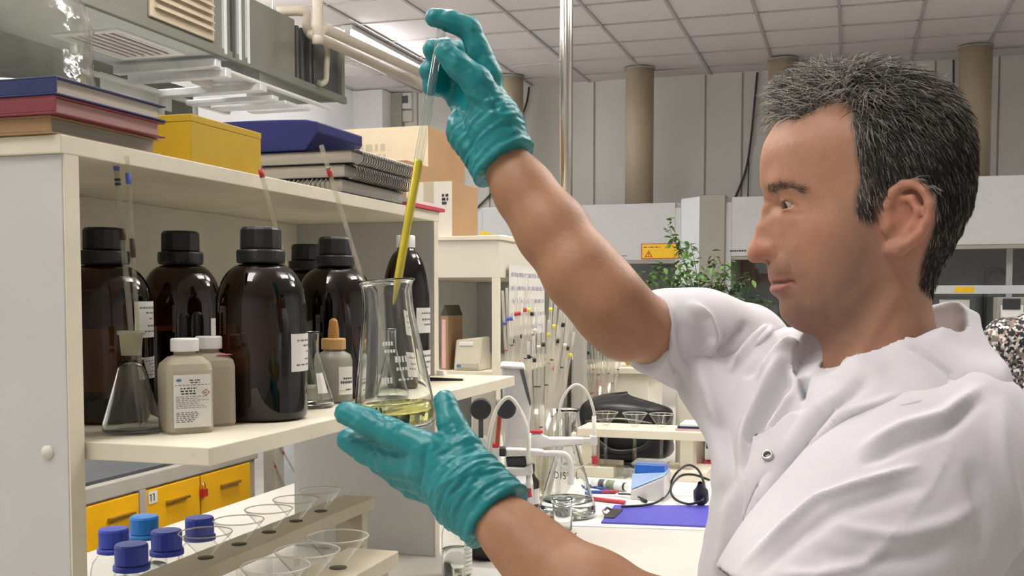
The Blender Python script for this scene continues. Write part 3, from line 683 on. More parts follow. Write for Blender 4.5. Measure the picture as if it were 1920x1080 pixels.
# ------------------------------------------------------------------ lockers seen through the shelf
mat('locker_yellow', '#e9b000', .42, var=.03); mat('locker_frame', '#a9a59b', .5); mat('dark_top', '#3c4146', .5, var=.08); mat('brass', '#a98a3c', .35, metal=.8)
LX = -1.62
lk = thing('locker_cabinet', 'grey cabinet with yellow locker doors behind the shelf unit', 'cabinet', (LX, 1.6, 0))
MB().box((-.5, 0, .3), (-.012, 1.1, .985)).build('carcass', 'locker_frame', lk, .002)
MB().box((-.5, 0, .985), (0, 1.1, 1.022)).build('top_frame', 'locker_frame', lk, .003)
MB().box((-.48, .02, 1.022), (-.02, 1.08, 1.03)).build('top_mat', 'dark_top', lk)
MB().box((-.5, 0, 0), (-.03, 1.1, .3)).build('base', 'locker_frame', lk)
for (ya, yb) in ((.2, .555), (.58, .808), (.814, 1.056)):
    dr = MB().box((-.012, ya, .72), (.0, yb, .98)).build('door', 'locker_yellow', lk, .0015)
    w_ = yb-ya; c_ = ya+w_*.55 if ya > .3 else yb-.07
    MB().box((0, c_-.045, .935), (.012, c_+.045, .941)).build('handle_lip', 'brass', dr, .001)
    MB().box((-.001, c_-.04, .91), (.001, c_+.04, .935)).build('handle_recess', 'locker_yellow', dr)
sp_ = MB().box((-.014, .555, .3), (.003, .58, .985)).build('door_divider', 'locker_frame', lk)
MB().box((.0005, .59, .945), (.0016, .625, .975)).build('number_sticker', 'label_white', lk)
m = MB(); 
for k, y in enumerate((.598, .61)): m.box((.0017, y, .951), (.0021, y+.003, .969)).box((.0017, y-.003, .966), (.0021, y+.003, .969))
m.build('sticker_print', 'ink', lk)
pl = tag(MB().box((0, -.01, -.02), (.012, .01, 0)).build('padlock', 'red_print'), 'small dark red padlock hanging on the yellow locker doors', 'padlock'); pl.location = (LX+.001, 1.6+.815, .945)
MB().tube([(.006, -.006, 0), (.006, -.006, .012), (.006, 0, .018), (.006, .006, .012), (.006, .006, 0)], .0016, 6).build('shackle', 'steel', pl)
wb = thing('white_board', 'white panel with pipettes leaning on it, beyond the lockers', 'panel', (-1.58, 2.76, 0))
MB().box((-.03, 0, .0), (0, .5, 1.35)).build('sheet', 'fume_bright', wb, .002)
MB().box((-.03, -.05, 0), (.01, 0, 1.3)).build('post', 'locker_frame', wb, .002)
for k, (x0, y0_, x1, y1_) in enumerate([(548, 942, 495, 840), (560, 900, 515, 835)]):
    pipette('thin clear pipette leaning on the white panel behind the lockers', onx(x0, y0_, -1.566), onx(x1-18, y1_-50, -1.568), .003, [(.45, .008, 'red_band')], group='pipettes on the white panel')
# ------------------------------------------------------------------ second shelf unit with cartons
U2X = W(933, 480, 2.93)[0]; U2Y = 2.79
u2 = thing('reagent_shelf', 'cream shelf unit with cardboard boxes on top, beyond the first', 'shelf unit', (U2X, U2Y, ZB))
def u2b(n, a, b, m='cream', bev=.0015): return MB().box(a, b).build(n, m, u2, bev)
u2b('top_box', (-.42, 0, .537), (0, 1.0, .64), 'cream')
u2b('top_board', (-.43, -.006, .64), (.006, 1.005, .652), 'cream_edge')
u2b('side_panel', (-.02, 0, 0), (0, .02, .537), 'cream_edge')
u2b('side_panel', (-.42, 0, 0), (-.40, .02, .537), 'cream_edge')
u2b('back_panel', (-.42, .96, 0), (0, .98, .537), 'panel_grey')
u2b('side_wall', (-.42, .02, 0), (-.40, .96, .537), 'panel_grey')
u2b('middle_shelf', (-.40, .02, .258), (-.02, .96, .276), 'cream_edge')
Z2 = ZB+.652; Z2M = ZB+.276
def carton(label, x0, x1, y0, y1, z, h, mf, ms, tape=None, rows=None, printm='ink_soft', tilt=0):
    t = thing('cardboard_box', label, 'box', (x1, y0, z), tilt)
    MB().box((x0-x1, .0015, 0), (-.0015, y1-y0, h)).build('body', ms, t, .001)
    f = MB().box((x0-x1, 0, .0005), (-.001, .0015, h-.0005)).build('front_face', mf, t)
    if tape: MB().box(((x0-x1)*tape[1], -.0006, .001), ((x0-x1)*tape[0], .0002, h)).build('tape', 'tape', t)
    if rows:
        pr = MB(); text_rows(pr, x1-x0, h, rows, Matrix.Translation((x0-x1, -.0009, 0)) @ Matrix.Rotation(math.pi/2, 4, 'X'), 3); pr.build('print', printm, t)
    return t
# front white/kraft carton
a = onz(795, 455, Z2); b = onz(848, 458, Z2); c = onz(897, 462, Z2)
yC = U2Y+.02; xa = ony(793, 455, yC)[0]; xb = ony(848, 455, yC)[0]; yd = onx(897, 462, xb)[1]; hC = ony(820, 340, yC)[2]-Z2
carton('white-fronted carton with tape on the second shelf unit', xa-.05, xb, yC, yd, Z2, hC, 'box_white', 'kraft', (.4, .62), [(.72, .05, .78, .95), (.65, .05, .78, .95), (.58, .05, .78, .92)], 'ink')
yB_ = yd+.04; xb2 = ony(803, 300, yB_)[0]; xa2 = ony(640, 300, yB_)[0]
carton('large pale printed carton standing behind the taped one', xa2, xb2, yB_, yB_+.33, Z2, ony(700, 240, yB_)[2]-Z2, 'kraft_pale', 'kraft', None, [(.8, .06, .12, .52), (.71, .06, .12, .52), (.62, .06, .12, .52)], 'tape')
xm = ony(797, 340, yC+.03)[0]
c3 = carton('low brown carton beside the taped one, flap up', ony(700, 340, yC+.03)[0], xa-.06, yC+.03, yC+.2, Z2, ony(760, 300, yC+.03)[2]-Z2, 'kraft', 'kraft')
q = onz(925, 455, Z2)
for k, (m, lab) in enumerate([('kraft_pale', 'pale paper bundle on the second shelf unit, lower sheet'), ('white_paint', 'pale paper bundle on the second shelf unit, upper sheet')]):
    tag(MB().box((-.1, 0, 0), (.03, .2, .012)).build('paper_bundle', m, None, .002), lab, 'paper').location = (q[0], q[1]+.02*k, Z2+.0125*k)
tag(MB().add([(0, 0, 0), (.05, 0, 0), (.05, .05, 0), (0, .05, 0), (.0, .02, .018)], [(0, 3, 2, 1), (0, 1, 4), (1, 2, 4), (2, 3, 4), (3, 0, 4)]).build('folded_tag', 'yellow_card'), 'small folded yellow card on the paper bundle', 'card').location = (q[0]-.06, q[1]+.04, Z2+.025)
# in the second unit: small carton, balance-like device
yy_ = U2Y+.03
xa = ony(826, 600, yy_)[0]; xb = ony(840, 600, yy_)[0]
t = thing('carton_slim', 'slim tan carton with white strip label on the second unit', 'box', (xb, yy_, Z2M)); t.name = 'slim_carton'
hh = ony(830, 592, yy_)[2]-Z2M
MB().box((xa-xb, 0, 0), (0, .12, hh)).build('body', 'kraft', t, .001)
MB().box(((xa-xb)*.8, -.001, .005), ((xa-xb)*.3, 0, hh-.01)).build('label', 'folder_pink', t)
MB().add([((xa-xb), 0, hh), (0, 0, hh), ((xa-xb)/2, 0, hh+.03), (xa-xb, .12, hh), (0, .12, hh), ((xa-xb)/2, .12, hh+.03)], [(0, 1, 2), (3, 5, 4), (0, 2, 5, 3), (1, 4, 5, 2)]).build('gable', 'hole_dark', t)
mat('device_cream', '#cfc8b2', .5); mat('device_face', '#bcb7a4', .5)
xa = ony(862, 650, yy_)[0]; xb = ony(925, 650, yy_)[0]; hh = ony(890, 632, yy_)[2]-Z2M
t = thing('bench_meter', 'cream box-shaped bench meter inside the second shelf unit', 'meter', (xb-.04, yy_, Z2M))
w_ = xb-xa-.02
MB().add([(-w_, 0, 0), (0, 0, 0), (0, .1, 0), (-w_, .1, 0), (-w_, .02, hh*.9), (0, .02, hh), (0, .09, hh), (-w_, .09, hh*.9)], [(0, 3, 2, 1), (4, 5, 6, 7), (0, 1, 5, 4), (1, 2, 6, 5), (2, 3, 7, 6), (3, 0, 4, 7)]).build('housing', 'device_cream', t, .006)
MB().box((-w_*.85, -.003, hh*.08), (-w_*.08, .004, hh*.22)).build('front_strip', 'device_face', t, .001)
MB().box((-w_*.85, -.0045, hh*.1), (-w_*.7, -.003, hh*.18)).build('badge', 'hach_blue', t)
MB().box((-w_*.85, .012, hh*.72), (-w_*.3, .02, hh*.85)).build('handle', 'white_paint', t, .003)
# print sheet on the unit's inner back and the blue-framed rack
# ------------------------------------------------------------------ pole, pipette jars
pole_p = onz(1060, 832, ZB)
t = thing('steel_pole', 'polished steel pole rising from the bench to the ceiling', 'pole', (pole_p[0], pole_p[1], ZB))
MB().cyl((0, 0, 0), (0, 0, ZC-ZB-.002), .021, None, 24).build('tube', 'steel', t)
MB().cyl((0, 0, 0), (0, 0, .012), .04, None, 24).build('flange', 'dark_steel', t)
MB().cyl((0, 0, .75), (0, 0, .79), .025, None, 24).build('sleeve', 'dark_steel', t)
t2 = tag(MB().box((.0, .0, 0), (.035, .05, .62)).build('grey_post', 'locker_frame'), 'square grey post standing beside the steel pole', 'post'); t2.location = (pole_p[0]+.03, pole_p[1]-.02, ZB)
jar_g2 = glass('rack_acrylic', (.95, .95, .93), edge=.75)
pipw = plastic_trans('pipette_pale', '#f4f2ec', .68, .1)
mat('ink_pale', '#a9a5b2', .7)
def pip_group(label, jar_px, jar_d, jar_r, jar_h, tops, gname, base_z=ZB, seed=0):
    """a clear jar with pipettes; tops: list of (px, py, band material)"""
    q = W(jar_px, 700, jar_d)
    t = thing('pipette_jar', label, 'jar', (q[0], q[1], base_z))
    MB().lathe([(0, .002), (jar_r*.96, .001), (jar_r, .006), (jar_r, jar_h), (jar_r-.003, jar_h), (jar_r-.003, .008), (0, .006)], 32).build('wall', jar_g2, t)
    rr = random.Random(seed)
    for k, (px, py, bm) in enumerate(tops):
        top = W(px, py, jar_d+rr.uniform(-.05, .05))
        v = top-np.array([q[0], q[1], base_z]); v[2] = 0
        foot = np.array([q[0], q[1], base_z+.008])+v*min(.15, jar_r*.5/max(1e-6, np.linalg.norm(v)))+np.array([rr.uniform(-.08, .08)*jar_r, rr.uniform(-.08, .08)*jar_r, 0])
        nm = {'yellow_band': 'yellow', 'red_band': 'red', 'blue_band': 'blue', 'black': 'black', 'brown_stain': 'brown', 'label_white': 'white'}[bm]
        pipette('clear glass pipette with %s band standing in the %s' % (nm, gname), foot, top, .0042, [(.86+rr.uniform(-.05, .05), .010, bm), (.55+rr.uniform(-.2, .2), .003, rr.choice(['black', 'brown_stain', 'red_band']))], group='pipettes in the %s' % gname, n=6, gl=pipw)
pip_group('tall clear jar of upright pipettes beside the second shelf unit', 965, 2.72, .05, .22, [(942, 545, 'blue_band'), (950, 540, 'blue_band'), (958, 560, 'blue_band'), (968, 520, 'red_band'), (974, 556, 'red_band'), (988, 515, 'red_band'), (994, 545, 'yellow_band'), (1000, 560, 'black'), (980, 590, 'brown_stain'), (1008, 575, 'label_white'), (962, 600, 'black')], 'tall jar by the second shelf', seed=2)
pip_group('clear jar of splayed pipettes in front of the steel pole', 1012, 2.55, .05, .22, [(1034, 548, 'yellow_band'), (1042, 570, 'yellow_band'), (1052, 580, 'black'), (1060, 572, 'black'), (1068, 585, 'label_white'), (1072, 600, 'brown_stain'), (1030, 600, 'yellow_band'), (1020, 590, 'brown_stain'), (1048, 610, 'black'), (1010, 610, 'label_white'), (1076, 622, 'yellow_band'), (1040, 640, 'red_band'), (1000, 630, 'brown_stain'), (990, 640, 'black')], 'jar before the steel pole', seed=5)
pip_group('clear jar of short pipettes behind the cream cabinet', 1128, 3.55, .045, .2, [(1085+int(7*k), 600+(k*37) % 45, ['label_white', 'yellow_band', 'black', 'brown_stain'][k % 4]) for k in range(13)], 'jar behind the cream cabinet', seed=8)
# printed calendar sheet
sx = onx(940, 560, U2X+.004)
sh = thing('printed_sheet', 'printed table sheet hanging on the side of the second unit', 'paper', (U2X+.012, sx[1]+.05, 1.34))
MB().box((-.002, 0, 0), (0, .36, .20)).build('sheet', 'label_white', sh)
for r_ in range(5):
    pr = MB(); text_rows(pr, .36, .20, [(.08+.19*r_, .055, .04, .97)], Matrix.Translation((.0012, 0, 0)) @ Matrix(((0, 0, 1, 0), (1, 0, 0, 0), (0, 1, 0, 0), (0, 0, 0, 1))), r_); pr.build('print_row', 'ink_pale', sh)
# ------------------------------------------------------------------ titration stands
mat('titr_white', '#d9d9d8', .4); mat('titr_black', '#2a2e33', .35); mat('tube_white', '#d8d6cc', .4); mat('tip_red', '#c02f3c', .4); mat('keypad', '#4d5155', .5); mat('orange_rod', '#b0532c', .5)
def pxprism(name, poly, d, th, m, root, bev=.002):
    """plate outlined by pixel corners at depth d, th thick, away from the viewer"""
    b = np.array(root.location); n = HV*th
    f = [W(x, y, d)-b for x, y in poly]; g = [p+n for p in f]; k = len(poly)
    return MB().add(f+g, [tuple(range(k)), tuple(reversed(range(k, 2*k)))]+[(i, k+i, k+(i+1) % k, (i+1) % k) for i in range(k)]).build(name, m, root, bev)
def pxtube(name, pts, d, r, m, root, n=8, sm=True):
    b = np.array(root.location)
    P = [W(x, y, (d if not isinstance(d, (list, tuple)) else d[i]))-b for i, (x, y) in enumerate(pts)]
    return MB().tube(smooth_path(P, 6) if sm else P, r, n).build(name, m, root)
tw = thing('titrator', 'white slanted titrator tower with grey keypad and black knob', 'titrator', onz(965, 985, ZB))
pxprism('tower', [(940, 688), (978, 688), (996, 762), (985, 905), (950, 905)], 2.28, .12, 'titr_white', tw, .006)
pxprism('tower_top', [(936, 690), (940, 684), (982, 686), (986, 694)], 2.27, .13, 'titr_white', tw, .003)
pxprism('keypad', [(974, 693), (982, 692), (996, 755), (994, 764), (985, 735)], 2.265, .01, 'keypad', tw, .001)
pxprism('base', [(935, 905), (1000, 905), (1002, 975), (933, 975)], 2.2, .2, 'titr_white', tw, .006)
pxprism('label_plate', [(965, 825), (980, 825), (980, 838), (965, 838)], 2.262, .004, 'label_white', tw, .0005)
b_ = np.array(tw.location)
def knob(px, py, d, rpx, root):
    c = W(px, py, d)-np.array(root.location); r = rpx*d/FPX
    MB().cyl(c, c+HV*.03, r, None, 32).build('knob', 'titr_black', root, .003)
knob(949, 767, 2.18, 19, tw)
MB().cyl(W(949, 767, 2.19)-b_, W(949, 767, 2.30)-b_, .008).build('knob_shaft', 'titr_black', tw)
pxtube('orange_rod', [(938, 770), (935, 800), (932, 838)], 2.24, .005, 'orange_rod', tw)
pxprism('rod_block', [(922, 840), (937, 840), (937, 874), (922, 874)], 2.235, .04, 'titr_white', tw)
pxprism('rod_block_top', [(923, 832), (936, 832), (936, 840), (923, 840)], 2.235, .03, 'tip_red', tw)
pxprism('foot_bracket', [(922, 874), (940, 874), (940, 907), (922, 907)], 2.235, .05, 'titr_white', tw)
tb = thing('burette_stand', 'white dosing stand with black round knob beside the titrator', 'burette stand', onz(903, 1000, ZB))
b2_ = np.array(tb.location)
knob(901, 768, 2.2, 20, tb)
pxprism('stem', [(897, 788), (906, 788), (906, 822), (897, 822)], 2.21, .015, 'keypad', tb, .001)
pxprism('column', [(893, 822), (912, 822), (914, 985), (891, 985)], 2.2, .05, 'titr_white', tb, .004)
pxprism('back_plate', [(884, 730), (930, 718), (930, 905), (884, 905)], 2.3, .02, 'cream', tb, .002)
pxprism('base_plate', [(880, 985), (930, 985), (932, 998), (878, 998)], 2.12, .2, 'titr_white', tb, .004)
# arms
ar = thing('burette_dispenser', 'white swivel arm with delivery tube and red tip over the large flask', 'dispenser', onz(1000, 975, ZB))
pxprism('beam', [(989, 818), (1008, 813), (1030, 822), (1095, 822), (1095, 832), (1060, 836), (1000, 842), (989, 838)], 2.14, .03, 'titr_white', ar, .003)
pxprism('beam_end', [(1092, 822), (1112, 822), (1112, 830), (1092, 829)], 2.145, .015, 'titr_white', ar, .001)
pxprism('clamp', [(1107, 818), (1120, 818), (1121, 834), (1107, 834)], 2.14, .025, 'titr_white', ar, .002)
pxtube('holder', [(1114, 780), (1114, 855)], 2.15, .0045, 'tube_white', ar, 12, False)
pxtube('tip', [(1114, 855), (1115, 862), (1115, 870)], 2.15, .006, 'tip_red', ar, 10)
pxtube('delivery_tube', [(1047, 790), (1052, 755), (1068, 728), (1085, 722), (1103, 740), (1113, 770), (1114, 785)], 2.15, .003, 'tube_white', ar)
pxtube('thin_hose', [(1112, 860), (1090, 875), (1065, 880), (1048, 868), (1040, 850)], 2.16, .0014, 'tube_white', ar)
pxprism('red_clip', [(994, 808), (1018, 808), (1018, 813), (994, 813)], 2.14, .02, 'tip_red', ar, .001)
pxtube('post', [(991, 812), (991, 905)], 2.13, .005, 'titr_white', ar, 12, False)
pxtube('post_foot', [(991, 905), (991, 975)], 2.16, .007, 'titr_white', ar, 12, False)
a2 = thing('burette_dispenser', 'lower white swivel arm with bent spout and black grip', 'dispenser', onz(975, 978, ZB))
pxprism('beam', [(948, 842), (1005, 844), (1020, 846), (1020, 854), (948, 857)], 2.10, .03, 'titr_white', a2, .003)
pxprism('grip', [(936, 841), (948, 841), (948, 856), (936, 856)], 2.095, .035, 'titr_black', a2, .002)
pxprism('handle', [(948, 857), (986, 857), (988, 875), (950, 875)], 2.10, .03, 'titr_black', a2, .004)
pxtube('spout', [(1015, 850), (1045, 850), (1060, 853), (1069, 866), (1071, 890), (1070, 908)], 2.115, .006, 'titr_white', a2, 10)
pxprism('lower_beam', [(925, 876), (985, 878), (998, 870), (1000, 890), (925, 892)], 2.09, .03, 'titr_white', a2, .003)
pxtube('post', [(991, 892), (991, 915)], 2.10, .005, 'titr_white', a2, 12, False)
pxtube('tip', [(991, 915), (991, 922), (992, 932)], 2.10, .006, 'tip_red', a2, 10)
pxtube('support', [(960, 892), (962, 990)], 2.105, .008, 'titr_white', a2, 12, False)
pxtube('looped_hose', [(912, 860), (918, 815), (930, 770), (948, 747), (962, 750), (978, 775), (988, 800), (990, 830), (991, 870)], [2.1, 2.1, 2.11, 2.11, 2.11, 2.11, 2.1, 2.095, 2.09], .004, 'tube_white', a2)
# ------------------------------------------------------------------ glassware on the bench
q = onz(1064, 968, ZB)
big = erlen('conical_flask', 'large conical flask lettered DISTIL, a little water inside', (q[0], q[1], ZB), .064, .238, .0215, .165, .04, 'water')
cur = bpy.data.curves.new('lettering', 'FONT'); cur.body = 'DISTIL'; cur.size = .021; cur.extrude = .0003; cur.space_character = 1.25
tmp = bpy.data.objects.new('tmp', cur); scene.collection.objects.link(tmp)
dg = bpy.context.evaluated_depsgraph_get(); me = bpy.data.meshes.new_from_object(tmp.evaluated_get(dg)); bpy.data.objects.remove(tmp)
ca = cam_angle(q)
for v in me.vertices:
    x, y, z = v.co; zz = .09+y; rr_ = .064*.955-(.064*.955-.0215)*((zz-.027)/(.165-.027))+.0012
    an = ca+.1+(x-.045)/rr_*.8; v.co = (rr_*math.cos(an), rr_*math.sin(an), zz)
mk('lettering', me, 'ink', big)
q = onz(1052, 988, ZB)
t = thing('glass_beaker', 'small clear glass beaker in front of the large flask', 'beaker', (q[0]+.012, q[1]-.035, ZB))
MB().lathe([(0, .001), (.018, .001), (.0205, .004), (.0205, .066), (.022, .068), (.021, .0685), (.0192, .066), (.0192, .005), (.017, .0035), (0, .0035)], 36).build('wall', 'boro_glass', t)
q = onz(975, 958, ZB)
t = thing('brown_vial', 'small brown bottle with white label behind the gloved cuff', 'bottle', (q[0]+.005, q[1]+.05, ZB))
MB().lathe([(0, .001), (.024, .001), (.025, .004), (.025, .06), (.014, .075), (.013, .09)], 32).build('glass_body', amber, t)
MB().lathe([(.014, .082), (.015, .084), (.015, .1), (0, .1)], 20, None, False).build('cap', 'black_cap', t)
curved_label('label', .025, cam_angle(q)+.5, cam_angle(q)+1.3, .01, .045, 'label_white', t)
# clear and brown bottle below the gloved cuff
q = onz(853, 1083, ZB)
t = thing('clear_bottle', 'clear plastic bottle with ruled label beside the right upright', 'bottle', (q[0]+.002, q[1]+.004, ZB))
MB().lathe([(0, .001), (.024, .001), (.026, .005), (.026, .075), (.024, .085), (.013, .1), (.012, .115)], 36).build('wall', G_CLEAR, t)
MB().lathe([(0, .003), (.0245, .005), (.0245, .05), (0, .05)], 32).build('liquid', 'water', t)
MB().lathe([(.0135, .105), (.014, .107), (.014, .122), (0, .122)], 20, None, False).build('cap', 'white_paint', t)
ca = cam_angle(q); lb = curved_label('label', .026, ca+.5, ca+1.4, .01, .07, 'label_white', t)
curved_print('print', .026, ca+.5, ca+1.4, .01, .07, [(.1+.12*k, .02, .1, .9) for k in range(7)], 'ink_soft', lb, 2)
q = onz(900, 1052, ZB)
t = thing('brown_jar', 'squat dark brown jar below the gloved cuff', 'bottle', (q[0], q[1]+.03, ZB))
MB().lathe([(0, .001), (.032, .001), (.038, .01), (.038, .075), (.03, .09), (.02, .095), (.02, .105)], 36).build('glass_body', amber, t)
MB().lathe([(.021, .1), (.022, .102), (.022, .118), (0, .119)], 24, None, False).build('cap', 'black_cap', t)
MB().lathe([(0, .003), (.03, .004), (.036, .012), (.036, .06), (0, .06)], 32).build('liquid', 'black', t)
tag(MB().box((-.03, -.06, 0), (.12, .012, .004)).build('white_tray', 'white_paint', None, .001), 'flat pale tray edge on the bench below the forearm', 'tray').location = (q[0], q[1]-.07, ZB)
# ------------------------------------------------------------------ papers, clipboard, pens, cable
def flat(name, label, cat, quad, z0, z1, m, bev=0):
    pts = [onz(x, y, ZB) for x, y in quad]
    c = np.mean(pts, axis=0)
    return tag(MB().prism([(p[0]-c[0], p[1]-c[1]) for p in pts], 0, z1-z0).build(name, m, None, bev), label, cat), c
o, c = flat('paper_sheet', 'large white paper sheet under the clipboard and flask', 'paper', [(1020, 985), (1345, 996), (1345, 890), (1100, 872)], 0, .001, 'white_paint'); o.location = (c[0], c[1], ZB+.0004)
mat('clip_blue', '#5350b0', .45, var=.04); 
o, c = flat('clipboard', 'violet clipboard with metal clip lying on white paper', 'clipboard', [(1127, 983), (1360, 992), (1360, 952), (1152, 951)], 0, .004, 'clip_blue', .0005)
o.location = (c[0], c[1], ZB+.0016)
ck = onz(1150, 965, ZB+.005)-np.array(o.location)
MB().box((ck[0]-.012, ck[1]-.045, .0042), (ck[0]+.012, ck[1]+.045, .008)).build('clip_plate', 'dark_steel', o, .001)
MB().tube([(ck[0]-.012, ck[1]-.03, .008), (ck[0]-.018, ck[1]-.02, .014), (ck[0]-.018, ck[1]+.02, .014), (ck[0]-.012, ck[1]+.03, .008)], .003, 8).build('clip_lever', 'steel', o)
q = onz(1165, 1062, ZB)
tag(MB().box((-.1, -.1, 0), (.02, .02, .001)).build('paper_sheet', 'white_paint'), 'small white paper sheet on the bench next to the man\'s forearm', 'paper').location = (q[0], q[1], ZB+.0004)
a = onz(1063, 998, ZB+.003); b = onz(1090, 1012, ZB+.003)
tag(MB().cyl(onz(1080, 1000, ZB+.003), onz(1062, 1018, ZB+.003), .0018, None, 8).build('thin_rod', 'dark_steel'), 'short thin metal rod lying on the bare bench', 'rod')
mat('pen_blue', '#2a4a9c', .4); mat('pen_red', '#c24050', .4); mat('meter_green', '#7d8c74', .5)
for k, (x0, y0_, x1, y1_, m, lab, r) in enumerate([(1105, 925, 1155, 926, 'pen_blue', 'blue pen lying beside the large flask', .004), (1112, 938, 1172, 945, 'pen_red', 'pink-red marker lying beside the violet clipboard', .005), (1100, 912, 1140, 922, 'pen_blue', 'dark blue pen lying behind the other pens', .0035), (1128, 924, 1160, 925, 'pen_red', 'short red pen lying across the blue ones', .0035)]):
    h_ = ZB+.0016+r+(.008 if k == 3 else 0)
    p0_ = onz(x0, y0_-3, h_); p1_ = onz(x1, y1_-3, h_)
    t = thing('pen', lab, 'pen', p0_)
    d_ = p1_-p0_
    MB().cyl((0, 0, 0), d_*.8, r, None, 12).build('barrel', m, t)
    MB().cyl(d_*.8, d_, r*1.1, r*.9, 12).build('cap', m if k != 0 else 'black', t)
p0_ = onz(1112, 905, ZB+.014); p1_ = onz(1175, 913, ZB+.014)
t = thing('pocket_meter', 'white pocket tester with green cap lying on the bench', 'meter', p0_); d_ = p1_-p0_
MB().cyl((0, 0, 0), d_*.45, .011, .012, 16).build('body', 'white_paint', t); MB().cyl(d_*.45, d_*.68, .0125, None, 16).build('green_cap', 'meter_green', t); MB().cyl(d_*.68, d_, .012, .009, 16).build('end', 'white_paint', t); MB().cyl(d_*.92, d_*.97, .0105, None, 12).build('button', 'black', t); MB().cyl(d_*.22, d_*.38, .0121, None, 16).build('display', 'keypad', t)
q = onz(1140, 898, ZB)
tag(MB().box((-.1, 0, 0), (.09, .05, .03)).build('acrylic_case', 'rack_acrylic', None, .002), 'flat grey transparent case lying behind the pocket tester', 'case').location = (q[0]-.04, q[1]+.0, ZB+.0016)
# power cable with plug
cz = ZB+.0105
pc = thing('power_cable', 'black power cable looped on the bench with a plug', 'cable', onz(1315, 950, ZB))
b_ = np.array(pc.location)
pts = [onz(1165, 950, cz), onz(1210, 947, cz), onz(1235, 940, cz), onz(1252, 925, cz), onz(1258, 905, cz+.02), onz(1270, 885, cz+.05), onz(1290, 872, cz+.06), onz(1308, 880, cz+.05), onz(1318, 900, cz+.04), onz(1322, 922, cz+.02), onz(1316, 940, cz+.012)]
MB().tube([Vector(p-b_) for p in smooth_path([Vector(p) for p in pts], 6)] if False else [p-Vector(b_) for p in smooth_path(pts, 6)], .003, 8).build('cord', 'black', pc)
pts = [onz(1316, 940, cz+.01), onz(1290, 945, cz), onz(1265, 935, cz), onz(1258, 915, cz+.02), onz(1275, 893, cz+.04), onz(1300, 890, cz+.045), onz(1330, 900, cz+.03)]
MB().tube([p-Vector(b_) for p in smooth_path(pts, 6)], .003, 8).build('cord_loop', 'black', pc)
MB().lathe([(0, 0), (.014, 0), (.018, .006), (.017, .03), (.01, .04), (.005, .055)], 20, Matrix.Translation((0, 0, .012)) @ Matrix.Rotation(.5, 4, 'X')).build('plug', 'titr_black', pc)
for s in (-.007, .007): MB().cyl((s, -.0, .014), (s, -.012, .0), .0022, None, 8).build('pin', 'steel', pc)
sc = thing('short_cable', 'short black probe lead with a rubber end', 'cable', onz(1190, 918, ZB+.004))
b_ = np.array(sc.location)
MB().tube([p-Vector(b_) for p in smooth_path([onz(1160, 926, ZB+.008), onz(1182, 927, ZB+.012), onz(1200, 933, ZB+.008), onz(1208, 938, ZB+.006)], 5)], .0022, 8).build('lead', 'black', sc)
MB().cyl(onz(1203, 936, ZB+.006)-b_, onz(1211, 940, ZB+.006)-b_, .0045, None, 10).build('rubber_end', 'black', sc)
# blue and white device with clear cover
mat('dev_blue', '#2b6fd0', .35); mat('dev_pale', '#9db8e0', .4); mat('dev_white', '#d5d4d0', .4)
q = onz(1182, 938, ZB); q2_ = onz(1240, 938, ZB)
t = thing('bench_device', 'small white and blue bench device with clear cover under the funnel shelf', 'device', (q[0], q[1], ZB))
w_ = q2_[0]-q[0]+.01; hz_ = ony(1200, 872, q[1])[2]-ZB
MB().add([(0, 0, 0), (w_, 0, 0), (w_, .1, 0), (0, .1, 0), (0, .0, hz_*.28), (w_, 0, hz_*.72), (w_, .1, hz_*.72), (0, .1, hz_*.28)], [(0, 3, 2, 1), (4, 5, 6, 7), (0, 1, 5, 4), (1, 2, 6, 5), (2, 3, 7, 6), (3, 0, 4, 7)]).build('body', 'dev_white', t, .004)
MB().add([(0, 0, hz_*.29), (w_, 0, hz_*.73), (w_, .1, hz_*.73), (0, .1, hz_*.29), (0, .02, hz_*.7), (w_, .02, hz_*.78), (w_, .09, hz_*.78), (0, .09, hz_*.7)], [(0, 3, 2, 1), (4, 5, 6, 7), (0, 1, 5, 4), (1, 2, 6, 5), (2, 3, 7, 6), (3, 0, 4, 7)]).build('pale_panel', 'dev_pale', t, .002)
MB().box((.004, .025, hz_*.7), (w_-.004, .085, hz_*.98)).build('blue_tray', 'dev_blue', t, .003)
MB().box((-.002, .01, hz_*.98), (w_+.002, .098, hz_*1.03)).build('cover', 'rack_acrylic', t, .002)
# ------------------------------------------------------------------ funnel shelf with bag behind
fsy = onz(1290, 905, ZB)[1]
zf = ony(1200, 806, fsy)[2]
xa = ony(1082, 806, fsy)[0]; xb = ony(1326, 806, fsy)[0]
fs_ = thing('funnel_stand', 'cream wooden stand holding funnels over the bench', 'stand', (xa, fsy, ZB))
ww = xb-xa; hz_ = zf-ZB
MB().box((0, 0, hz_-.024), (ww, .13, hz_)).build('board', 'cream_edge', fs_, .003)
for lx in (ww-.075, -.0+.005): MB().box((lx, .03, .03), (lx+.035, .1, hz_-.024)).build('leg', 'cream_edge', fs_, .002)
for lx in (ww-.12, -.02): MB().box((lx, .0, 0), (lx+.12, .14, .03)).build('foot', 'cream_edge', fs_, .003)
for k, px in enumerate((1138, 1192, 1242)):
    fx = ony(px, 806, fsy+.065)[0]
    f = funnel((fx, fsy+.05, zf+.004), ['clear funnel on the cream stand closest to the titrator', 'clear funnel in the middle of the cream stand', 'clear funnel on the cream stand beside the white stack'][k], .033, .034)
    f['group'] = 'glass funnels on the cream stand'
    for s in (-.008, .008): MB().cyl((s, 0, .0), (s, 0, .036), .0022, None, 8).build('rib', G_THIN, f)
    MB().cyl((0, 0, -.11), (0, 0, 0), .005, None, 12).build('stem', G_THIN, f)
mat('bag_black', '#17181c', .35, var=.2, bump=.5, bscale=25)
